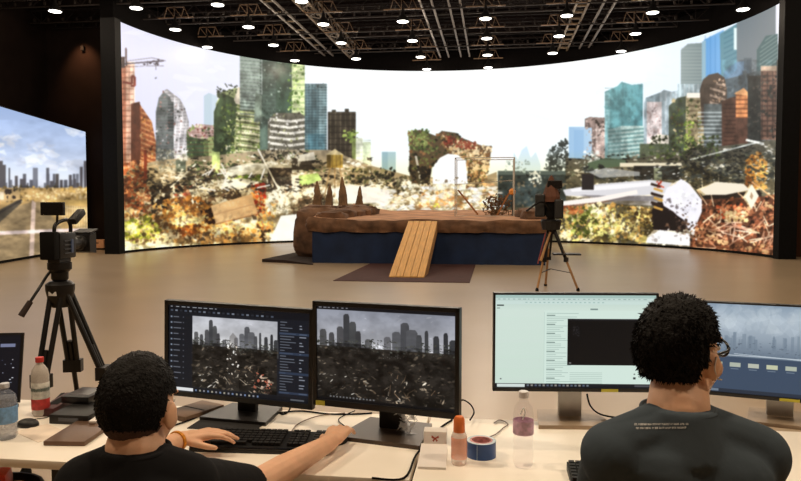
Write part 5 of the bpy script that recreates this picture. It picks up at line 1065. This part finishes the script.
# left desk clutter
p = at_z(28, 426, DZ); a_ = MB(Vector((p.x, p.y, DZ))); a_.ell((p.x, p.y, DZ + .006), (.04, .03, .022), nu=20, nv=12)
for v in a_.v: v.z = max(v.z, DZ)
tag(a_.build('power_adapter', M_kb, None, 60), 'small rounded black adapter on the left desk next to the blue labelled bottle', 'adapter')
def slab(name, quad, z0, h, material, label, cat, rnd=.004, parts=None):
    q = [at_z(x, y, z0) for x, y in quad]; c = sum(q, Vector()) / 4; u = (q[1] - q[0] + q[2] - q[3]) / 2; v = (q[3] - q[0] + q[2] - q[1]) / 2
    W, D = u.length, v.length; o = empty(name, (c.x, c.y, z0), label, cat, None, math.atan2(u.y, u.x)); MB().bbox((0, 0, h / 2), (W, D, h), min(rnd, h * .4)).build('body', material, o, 40); return o, W, D
o, W, D = slab('paper_sheet', ((20, 430), (52, 424), (66, 434), (32, 445)), DZ, .002, mat('paper_white', (232, 216, 200), .8), 'loose white paper sheet on the left desk', 'paper', .0005); o.children[0].name = 'sheet'
o, W, D = slab('closed_laptop', ((47, 446), (95, 446), (108, 424), (76, 423)), DZ, .016, mat('laptop_brown', (110, 84, 66), .4, .4), 'closed brownish laptop on the left desk beside the left man', 'laptop'); MB().box((0, D / 2 - .004, .0175), (W * .6, .006, .003)).build('hinge', M_black, o)
o, W, D = slab('dock_box', ((58, 424), (96, 425), (106, 412), (68, 410)), DZ, .035, M_kb, 'black box at the bottom of the small stack on the left desk', 'box'); MB().box((0, -D / 2 - .001, .018), (W * .5, .002, .012)).build('port_panel', M_camg, o)
o, W, D = slab('hard_drive', ((66, 404), (94, 404), (104, 395), (78, 393)), DZ + .0355, .028, mat('drive_black', (24, 22, 24), .35), 'black slab lying on top of the small stack on the left desk', 'box'); MB().box((0, 0, .0285), (W * .7, D * .6, .001)).build('lid_panel', mat('drive_lid', (60, 52, 48), .3), o)
o, W, D = slab('red_black_box', ((50, 416), (66, 416), (70, 400), (54, 400)), DZ, .03, mat('maroon_box', (70, 26, 28), .5), 'dark maroon box right behind the red capped bottle', 'box'); MB().box((0, 0, .0305), (W * .6, D * .5, .001)).build('top_label', M_black, o)
o, W, D = slab('tissue_pack', ((92, 424), (100, 424), (101, 418), (94, 418)), DZ + .0165, .012, M_pap, 'small white pack beside the neck of the left man', 'pack'); o.children[0].name = 'wrapper'
o, W, D = slab('grey_notebook', ((180, 418), (198, 424), (212, 408), (186, 404)), DZ, .02, mat('notebook_taupe', (110, 86, 68), .6), 'taupe notebook behind the keyboard under the first monitor', 'notebook'); MB().box((0, 0, .0205), (W * .9, .006, .001)).build('strap', M_black, o)
o, W, D = slab('mouse_pad', ((192, 428), (262, 434), (270, 412), (212, 410)), DZ, .003, mat('pad_black', (24, 22, 22), .8), 'thin black pad in front of the first monitor stand', 'mouse pad', .001); o.children[0].name = 'pad'
# far-left laptop, screen turned to the seat at the left
lt0 = at_z(19, 402, DZ + .02); dd = lt0.y * math.cos(YAW) - lt0.x * math.sin(YAW)
lp = empty('laptop', (lt0.x, lt0.y, DZ), 'open laptop with dark screen full of small white marks at the left edge', 'laptop', None, math.radians(14))
tl_ = P(29, 337, dd + .02); LH = tl_.z - DZ; LW = .36
Rt = Matrix.Rotation(math.radians(-12), 3, 'X')
c = Cv(0, 0, 360, 230, 2, (18, 18, 26)); 
for k in range(70): x = c.rs.uniform(10, 340); y = c.rs.uniform(8, 220); c.rect(x, y, x + c.rs.uniform(3, 8), y + 3, [(150, 156, 176), (206, 210, 220), (96, 100, 130)][k % 3])
c.rect(280, 30, 340, 42, (120, 126, 156)); c.blur(1, 1)
MB().bbox((-LW / 2, -.12, .008), (LW, .24, .016), .004).build('keyboard_base', M_cam, lp)
T = lambda v: Rt @ Vector(v) + Vector((0, .005, .016))
MB().box(T((-LW / 2, .004, LH / 2)), (LW, .008, LH), M=Rt).build('lid', M_cam, lp)
uv_grid('screen', lambda u, v: T((-LW + .01 + (LW - .02) * u, -.001, .012 + (LH - .022) * v)), 1, 1, screen_mat('laptop_picture', c.a, .9), lp, Vector((0, 0, 0)))
# cables
def cable(pts, r, label, material=None, z=DZ + .004):
    q = [at_z(p[0], p[1], z) + Vector((0, 0, (p[2] if len(p) > 2 else 0))) for p in pts]; m = MB(q[0]); m.tube(q, r)
    return tag(m.build('cable', material or M_black, None, 60), label, 'cable')
cable([(172, 426), (190, 420), (206, 414), (232, 410), (258, 410)], .003, 'black cable crossing behind the left keyboard to the first monitor stand')
cable([(290, 434), (298, 424), (318, 416), (345, 413)], .0018, 'thin brown cable curving behind the right end of the left keyboard', mat('brown_wire', (110, 84, 66), .6))
cable([(258, 409), (272, 413), (300, 411), (330, 414), (356, 414), (372, 413)], .0035, 'thick black cable lying between the two dark monitor stands')
cable([(276, 410), (282, 404), (290, 408), (284, 414), (274, 411)], .003, 'small black cable loop right of the first monitor stand')
cable([(372, 478), (404, 478), (416, 455), (430, 440), (440, 428), (452, 420)], .0035, 'black cable running along the gap between the two desks')
cable([(470, 420), (474, 412), (470, 404), (462, 400), (458, 408)], .003, 'black cable hanging beside the right edge of the second monitor', z=DZ + .03)
cable([(489, 437), (496, 434), (503, 428), (508, 424), (500, 420), (494, 423)], .002, 'thin grey cable with black plug beside the blue tape roll', mat('grey_wire', (120, 104, 96), .6))
cable([(22, 420), (44, 418), (56, 414), (62, 416)], .002, 'black lead running behind the adapter on the left desk'); cable([(62, 402), (76, 394), (88, 392), (98, 398)], .002, 'black lead arching over behind the left stack of boxes', z=DZ + .02)
p0 = P(587, 394, 2.55); p1 = P(590, 405, 2.56); p2 = P(598, 413, 2.56); p3 = P(612, 417, 2.56); p4 = at_z(640, 420, DZ + .004)
m = MB(p0); m.tube([p0, p1, p2, p3, p4], .0035); tag(m.build('cable', M_black, None, 60), 'black cable hanging from the underside of the bright monitor', 'cable')
# clear things seen below the left desk edge
p = P(2, 474, 2.35); bg = empty('snack_basket', (p.x - .05, p.y, 0), 'black bin with red and yellow packets below the left end of the desk', 'bin')
zb = p.z - .06; MB().lathe([(.12, 0), (.13, .02), (.17, zb), (.16, zb), (.12, .04)], n=20).build('bin', M_kb, bg, 40)
pk = tag(MB(Vector((p.x - .04, p.y, zb))).bbox((p.x - .045, p.y, zb + .025), (.13, .1, .09), .03, rz=.4).build('snack_packet', mat('red_foil', (206, 60, 36), .4, var=.5, scale=14), None, 50), 'red foil packet on top of the black bin under the desk end', 'packet')
pk = tag(MB(Vector((p.x + .06, p.y, zb))).bbox((p.x + .055, p.y - .02, zb), (.09, .1, .07), .025, rz=-.3).build('snack_packet', mat('yellow_foil', (226, 170, 70), .4, var=.3, scale=14), None, 50), 'yellow foil packet beside the red one on the black bin', 'packet')

#@@PEOPLE
# ------------------------------------------------------------------ people
def remesh(mb, voxel, it, name, material, parent, offv, fac=.5):
    me = MB(); me.v, me.f = mb.v, mb.f; me.off = Vector(offv)
    src = me.mesh(name + '_src'); o = bpy.data.objects.new('tmp', src); COL.objects.link(o)
    r = o.modifiers.new('r', 'REMESH'); r.mode = 'VOXEL'; r.voxel_size = voxel; r.use_smooth_shade = True
    s = o.modifiers.new('s', 'SMOOTH'); s.iterations = it; s.factor = fac
    dg = bpy.context.evaluated_depsgraph_get(); nm = bpy.data.meshes.new_from_object(o.evaluated_get(dg)); nm.name = name
    bpy.data.objects.remove(o)
    for p in nm.polygons: p.use_smooth = True
    nm.materials.clear(); nm.materials.append(material); out = bpy.data.objects.new(name, nm); COL.objects.link(out); out.parent = parent; return out
M_skin = mat('skin', (226, 178, 146), 0.55, var=0.06, scale=30, bump=.05, bscale=200)
for m_ in (M_skin,):
    b = m_.node_tree.nodes['Principled BSDF']; b.inputs['Subsurface Weight'].default_value = .08; b.inputs['Subsurface Radius'].default_value = (.012, .005, .003); b.inputs['Subsurface Scale'].default_value = .5
M_hair = mat('black_hair', (12, 9, 9), 0.6, var=.4, scale=60, bump=.4, bscale=150, spec=.15)
M_fade = mat('clipped_hair', (66, 46, 42), 0.8, var=.3, scale=120, bump=.2)
M_shirt1 = mat('black_tshirt', (17, 17, 20), 0.9, var=.15, scale=4, bump=.25, bscale=8, spec=.2)
M_shirt2 = mat('charcoal_tshirt', (66, 76, 85), 0.9, var=.1, scale=4, bump=.25, bscale=7, spec=.2)
M_trou = mat('dark_trousers', (34, 36, 46), .9); M_shoe = mat('shoe', (40, 38, 38), .7)
def hand(m, wr, fw, up, th, curl, spread=.0, s=1.0, thumb_ang=.7):
    """wr wrist, fw along the palm, up back of the hand, th towards the thumb side"""
    fw = fw.normalized(); th = (th - fw * th.dot(fw)).normalized(); up = up - fw * up.dot(fw); up = (up - th * up.dot(th)).normalized()
    m.cap(wr - fw * .01, wr + fw * .03, .023 * s, .024 * s)
    lens = [(.036, .024, .019), (.041, .026, .02), (.038, .025, .019), (.029, .019, .017)]
    for j in range(4):
        sx = (.030 - .020 * j) * s; kn = wr + fw * (.088 - abs(j - 1.2) * .004) * s + th * sx + up * .002
        m.cap(wr + fw * .02 * s + th * sx * .6, kn, .0155 * s, .0118 * s); d = (fw + th * spread * (1.5 - j)).normalized(); a = 0; p = kn
        for q, l in enumerate(lens[j]):
            a += curl[j] * (0.7, 1.0, .7)[q]; dd = (d * math.cos(a) - up * math.sin(a)).normalized(); n = p + dd * l * s
            m.cap(p, n, (.0098 - .0011 * q) * s, (.0089 - .0012 * q) * s, 10); p = n
    p = wr + fw * .018 * s + th * .022 * s - up * .004; d = (fw * math.cos(thumb_ang) + th * math.sin(thumb_ang) - up * .25).normalized(); n = p + d * .038 * s; m.cap(p, n, .015 * s, .0115 * s, 12)
    d2 = (fw * .9 + th * .35 - up * .3).normalized(); q = n + d2 * .03 * s; m.cap(n, q, .0112 * s, .01 * s, 12); m.cap(q, q + (d2 + fw * .2).normalized() * .024 * s, .0098 * s, .0078 * s, 12)
def person(label, H, yaw, tilt, nb, ls, rs_, le, re_, lw, rw, shirtm, sleeve, hairlen, voxel, hands, facing, hs=1.0, fade=False, seat_z=.46, hair_seed=1, hairpuff=1.07, chestw=.175):
    root = empty('person', (nb.x, nb.y - .1, 0), label, 'person'); ro = Vector(root.location)
    R = Matrix.Rotation(yaw, 3, 'Z') @ Matrix.Rotation(tilt, 3, 'X'); T = lambda v: H + R @ (Vector(v) * hs)
    f = Vector((facing.x, facing.y, 0)).normalized(); rt = Vector((f.y, -f.x, 0))
    b = MB()
    # head: local y forward, x right, z up; centre of the skull
    b.ell(T((0, -.012, .012)), (.076 * hs, .094 * hs, .098 * hs), R); b.ell(T((0, .03, -.03)), (.064 * hs, .068 * hs, .082 * hs), R); b.ell(T((0, .052, -.085)), (.04 * hs, .036 * hs, .03 * hs), R)
    b.ell(T((.04, .06, -.035)), (.024, .022, .026), R); b.ell(T((-.04, .06, -.035)), (.024, .022, .026), R)
    b.cap(T((0, .086, .012)), T((0, .108, -.03)), .009, .0135, 10); b.ell(T((0, .085, .03)), (.05, .014, .012), R); b.ell(T((0, .093, -.06)), (.024, .012, .007), R); b.ell(T((0, .09, -.071)), (.02, .012, .007), R)
    for s_ in (-1, 1):
        b.ell(T((s_ * .082, -.002, -.02)), (.008, .018, .032), R @ Matrix.Rotation(s_ * -.25, 3, 'Z')); b.ell(T((s_ * .078, .004, -.03)), (.01, .012, .018), R)
    nt = T((0, -.0, -.06)); nbase = nb
    b.cap(nt, nb + f * -.005 + Vector((0, 0, -.02)), .058, .066)
    ch = (ls + rs_) / 2; pel = Vector((nb.x, nb.y, 0)) - f * .1 + Vector((0, 0, seat_z + .1)); mid = ch.lerp(pel, .5)
    Rb = Matrix.Rotation(math.atan2(rt.y, rt.x), 3, 'Z')
    def torso(m, g):
        if g > 0: m.rod(nb + Vector((0, 0, -.11)) - f * .014, nb + Vector((0, 0, -.008)) - f * .005, .105, .076, 28)
        m.ell(ch + Vector((0, 0, -.13)) - f * .01, (chestw + g, .115 + g, .17 + g), Rb); m.ell(ch + Vector((0, 0, -.04)) - f * .015, (chestw * .95 + g, .085 + g, .085 + g), Rb); m.ell(mid, (.16 + g, .12 + g, .2), Rb); m.ell(pel, (.175 + g, .13 + g, .13), Rb)
        for s_ in (ls, rs_):
            m.cap(nb + Vector((0, 0, -.045)) - f * .012, s_ + Vector((0, 0, .012)), .058 + g, .052 + g); m.ell(s_, (.062 + g, .062 + g, .062 + g)); m.cap(ch + (s_ - ch) * .35 + Vector((0, 0, -.03)) - f * .02, s_ + Vector((0, 0, -.02)), .085 + g, .055 + g)
    torso(b, -.006)
    for s_, e, w_ in ((ls, le, lw), (rs_, re_, rw)):
        b.cap(s_, e, .05, .04); b.cap(e, e.lerp(w_, .35), .041, .042); b.cap(e.lerp(w_, .35), w_, .042, .026)
    for hd in hands: hand(b, *hd)
    hips = []
    for s_ in (-1, 1):
        hp = pel + rt * s_ * .09 - Vector((0, 0, .02)); kn = Vector((hp.x, hp.y, seat_z + .07)) + f * .42 + rt * s_ * .05; an = Vector((kn.x, kn.y, .09)) + f * .05; hips.append((hp, kn, an))
        b.cap(hp, kn, .082, .056); b.cap(kn, an, .054, .036)
    body = remesh(b, voxel, 3, 'body', M_skin, root, ro, .5)
    # shirt
    s = MB(); torso(s, .006)
    for s_, e in ((ls, le), (rs_, re_)):
        k = s_.lerp(e, sleeve); s.cap(s_, s_.lerp(k, .5), .063, .062); s.rod(s_.lerp(k, .3), k, .063, .06, 20); 
    sh = remesh(s, .008, 3, 'tshirt', shirtm, root, ro, .5)
    # collar
    cz = []; 
    for i in range(28):
        t = 2 * math.pi * i / 28; cz.append(nb + Vector((0, 0, -.013)) + rt * math.cos(t) * .073 + f * (math.sin(t) * .073 - .005))
    MB(ro).tube(cz + [cz[0]], .006, 8, 2).build('collar', shirtm, sh, 60)
    # trousers and shoes
    t_ = MB(); t_.ell(pel - Vector((0, 0, .03)), (.185, .14, .11), Rb)
    for hp, kn, an in hips: t_.cap(hp, kn, .092, .066); t_.rod(kn, an + Vector((0, 0, .02)), .066, .055, 18); t_.ell(kn, (.066, .066, .066))
    remesh(t_, .014, 2, 'trousers', M_trou, root, ro)
    for hp, kn, an in hips:
        m = MB(ro); m.ell(an + f * .06 - Vector((0, 0, .035)), (.047, .13, .05), Rb)
        for v in m.v: v.z = max(v.z, .0)
        m.build('shoe', M_shoe, root, 60)
    # eyes, brows
    for s_ in (-1, 1):
        ey = MB(ro).ell(T((s_ * .031, .083, .008)), (.012, .010, .008), R).build('eye', mat('eye_white', (226, 222, 216), .3), root, 60); MB(ro).ell(T((s_ * .031, .091, .008)), (.0055, .004, .0055), R).build('iris', M_black, ey, 60)
        MB(ro).tube([T((s_ * .016, .096, .027)), T((s_ * .031, .098, .031)), T((s_ * .047, .086, .026))], .003).build('eyebrow', M_hair, root, 60)
    # hair shell with tufts
    hr = Vector((.083, .103, .108)) * hs; cen = Vector((0, -.013, .016)); rr = random.Random(hair_seed)
    keep = lambda d: d.z > .42 + .25 * max(d.y, 0) or (d.y < .34 and d.z > .1) or (d.y < -.12 and d.z > -.38 ) or (d.y < -.2 and d.z > (-.66 if not fade else -.62)) 
    nu, nv = 96, 64; pts = {}; fs = []; h = MB(ro)
    def hp_(d, k=1.0):
        n = fbm(d.x * 4 + hair_seed, d.y * 4, d.z * 4, 1.6, 4); return T(cen + Vector((d.x * hr.x, d.y * hr.y, d.z * hr.z)) / hs * (hairpuff * k * (1 + (.018 + hairlen * .8) * n)))
    def dirf(i, j): t = math.pi * j / nv; p = 2 * math.pi * i / nu; return Vector((math.sin(t) * math.cos(p), math.sin(t) * math.sin(p), math.cos(t)))
    vs = []; idx = {}
    for j in range(nv):
        for i in range(nu):
            q = [(i, j), ((i + 1) % nu, j), ((i + 1) % nu, j + 1), (i, j + 1)]
            if all(keep(dirf(*c_)) for c_ in q):
                f_ = []
                for c_ in q:
                    if c_ not in idx: idx[c_] = len(vs); vs.append(hp_(dirf(*c_)))
                    f_.append(idx[c_])
                fs.append(tuple(f_))
    h.add(vs, fs)
    # inner surface closes the shell
    n = len(vs); inn = [H + (v - H) * .9 for v in vs]; h.add(inn, [tuple(reversed(f_)) for f_ in fs])
    from collections import Counter
    ec = Counter(); 
    for f_ in fs:
        for a, c_ in zip(f_, f_[1:] + f_[:1]): ec[(a, c_)] += 1
    for (a, c_) in list(ec):
        if (c_, a) not in ec: h.f.append((c_, a, a + n, c_ + n))
    cnt = 0
    while cnt < 2600:
        d = Vector((rr.gauss(0, 1), rr.gauss(0, 1), rr.gauss(0, 1))).normalized()
        if not keep(d): continue
        cnt += 1; p = hp_(d, .985); nrm_ = (R @ Vector((d.x / hr.x, d.y / hr.y, d.z / hr.z))).normalized(); fl_ = (R @ Vector((d.x * .3 + .2 * math.sin(d.z * 5), -d.y * .2 + (.5 if d.z > .6 else -.1), -.9 + (.7 if d.z > .6 else 0)))).normalized()
        L = hairlen * rr.uniform(.5, 1.25); dr = (nrm_ * rr.uniform(.35, .8) + fl_ * rr.uniform(.4, 1.0) + Vector((rr.gauss(0, .25), rr.gauss(0, .25), rr.gauss(0, .25)))).normalized()
        e = dr.orthogonal().normalized() * .0022; g = dr.cross(e); h.add([p + e, p - e * .5 + g, p - e * .5 - g, p + dr * L], [(0, 1, 3), (1, 2, 3), (2, 0, 3)])
    h.build('hair', M_hair, root, 70)
    if fade:
        h2 = MB(ro); idx = {}; vs = []; fs = []
        for j in range(nv):
            for i in range(nu):
                q = [(i, j), ((i + 1) % nu, j), ((i + 1) % nu, j + 1), (i, j + 1)]; ds = [dirf(*c_) for c_ in q]
                if all(d.y < -.02 and -.86 < d.z < -.5 for d in ds):
                    f_ = []
                    for c_ in q:
                        if c_ not in idx: idx[c_] = len(vs); d = dirf(*c_); vs.append(hp_(d, .985))
                        f_.append(idx[c_])
                    fs.append(tuple(f_))
        n = len(vs); h2.add(vs, fs); h2.add([H + (v - H) * .93 for v in vs], [tuple(reversed(f_)) for f_ in fs]); h2.build('clipped_nape', M_fade, root, 60)
    return root, sh, T, R, ro
UP = Vector((0, 0, 1))
# left man
H1 = P(140, 405, 1.55); nb1 = P(136, 443, 1.52)
ls = P(86, 486, 1.50); rs1 = P(188, 484, 1.52)
re1 = at_z(250, 488, .80); rw1 = at_z(331, 442, .80); le1 = P(100, 474, 1.86); lw1 = at_z(183, 439, .808)
fwr = Vector((.12, 1, 0)).normalized()
hands1 = [(rw1, (Vector((.10, 1.0, 0.12))), UP, Vector((-1, .1, 0)), (.34, .3, .3, .36), .05, 1.0), (lw1, Vector((.9, .42, .1)), UP, Vector((.3, -1, 0)), (.3, .26, .28, .34), .10, 1.0)]
# spread values follow s
hands1 = [(a[0], a[1], a[2], a[3], a[4], a[5], a[6]) for a in hands1]
man1, shirt1, T1, R1, ro1 = person('man with short black hair in a black T-shirt typing at the dark monitors', H1, math.radians(-3), math.radians(-12), nb1, ls, rs1, le1, re1, lw1, rw1, M_shirt1, .95, .005, .0042, hands1, Vector((.05, 1, 0)), .95, True, hair_seed=2, hairpuff=1.02)
wd = (lw1 - le1).normalized(); q = Vector((0, 0, 1)).rotation_difference(wd).to_matrix()
MB(ro1).lathe([(.029, -.006), (.033, -.005), (.034, 0), (.033, .005), (.029, .006), (.029, -.006)], lw1 - wd * .03, 22, q).build('wrist_band', mat('amber_band', (214, 140, 40), .35, var=.4, scale=80), man1, 60)
# right man
H2 = P(681, 351, 1.52); nb2 = P(678, 402, 1.47); ls2 = P(613, 454, 1.44); rs2 = P(757, 456, 1.48)
le2 = ls2 + Vector((-.02, .14, -.25)); re2 = rs2 + Vector((.05, .14, -.25)); lw2 = Vector((kr.x + .13, 1.98, DZ + .035)); rw2 = Vector((kr.x + .36, 2.0, DZ + .035))
le2 = Vector((ls2.x + .0, ls2.y + .22, .80)); re2 = Vector((rs2.x - .02, rs2.y + .2, .80))
hands2 = [(rw2, Vector((-.2, 1, .05)), UP, Vector((-1, 0, 0)), (.35, .32, .32, .36), .05, 1.0), (lw2, Vector((.2, 1, .05)), UP, Vector((1, 0, 0)), (.35, .32, .32, .36), .05, 1.0)]
man2, shirt2, T2, R2, ro2 = person('man with thick black hair in a charcoal T-shirt with small print on the back', H2, math.radians(-48), math.radians(-3), nb2, ls2, rs2, le2, re2, lw2, rw2, M_shirt2, .8, .010, .006, hands2, Vector((.08, 1, 0)), .97, False, hair_seed=5, hairpuff=1.05)
# glasses
M_fr = mat('glasses_black', (14, 14, 16), .3)
gl = MB(ro2)
for s_ in (-1, 1):
    c0 = (s_ * .033, .106, .006); pts = [T2((c0[0] + .024 * math.cos(t), c0[1] - .012 * abs(math.cos(t)) * (1 if s_ * math.cos(t) > 0 else 0), c0[2] + .018 * math.sin(t))) for t in [2 * math.pi * i / 14 for i in range(15)]]
    gl.tube(pts, .003, 6, 2); gl.tube([T2((s_ * .058, .096, .01)), T2((s_ * .08, .05, .01)), T2((s_ * .083, .0, .004)), T2((s_ * .083, -.01, -.012))], .003, 6, 3)
gl.tube([T2((-.01, .108, .01)), T2((.01, .108, .01))], .003, 6, 2); gl.build('glasses', M_fr, man2, 60)
MB(ro2).tube([T2((.088, -.004, .002)), T2((.09, -.012, -.02)), T2((.084, .01, -.045)), T2((.07, .05, -.055))], .0018).build('mask_strap', mat('strap_white', (220, 210, 206), .6), man2, 60)
# print on the back: two lines of tiny lettering following the cloth
dg = bpy.context.evaluated_depsgraph_get()
bvh = BVHTree.FromPolygons([v.co + ro2 for v in shirt2.data.vertices], [tuple(p.vertices) for p in shirt2.data.polygons])
pm = MB(ro2); rr = random.Random(11)
def onback(px, py):
    d, f_ = ray(px, py); h, n, i, ds = bvh.ray_cast(Vector((0, 0, EYE)), d.normalized()); return (h, n) if h else (None, None)
for li, (xa, xb, y0, y1) in enumerate(((634.5, 688.5, 424.6, 424.0), (636, 686, 428.4, 427.6))):
    x = xa; k = 0
    while x < xb:
        wdt = rr.uniform(.5, .9)
        if k % rr.choice([4, 5, 6]) == 3: x += .8
        yy = y0 + (y1 - y0) * (x - xa) / (xb - xa)
        for (a, b_, c_, d_) in ((x, yy - 1.0, x + .35, yy + 1.0), (x, yy - rr.choice([1.0, .2, -.6]), x + wdt, yy - rr.choice([.6, 0, -1.0]))):
            q = [onback(a, min(b_, d_)), onback(c_, min(b_, d_)), onback(c_, max(b_, d_)), onback(a, max(b_, d_))]
            if all(t[0] for t in q): pm.add([t[0] + t[1] * .0012 for t in q], [(0, 1, 2, 3)])
        x += wdt + .35; k += 1
if pm.v: pm.build('back_print', mat('print_white', (206, 206, 206), .7), shirt2)['label'] = 'two lines of small white lettering'
# stools under the two men
for r_, lab in ((ro1, 'black swivel stool under the man in the black T-shirt'), (ro2, 'black swivel stool under the man in the charcoal T-shirt')):
    o = empty('swivel_stool', (r_.x, r_.y, 0), lab, 'stool'); MB().lathe([(.0002, .37), (.19, .37), (.21, .385), (.21, .405), (.19, .42), (.0002, .42)], n=24).build('seat', M_black, o, 40); MB().rod((0, 0, .08), (0, 0, .38), .025, n=10).build('column', M_camg, o)
    for k in range(5): a = 2 * math.pi * k / 5; MB().bar((0, 0, .09), (.24 * math.cos(a), .24 * math.sin(a), .06), .04, .03).build('base_arm', M_black, o); MB().ell((.24 * math.cos(a), .24 * math.sin(a), .028), (.028, .028, .028), nu=10, nv=8).build('caster', M_black, o, 60)
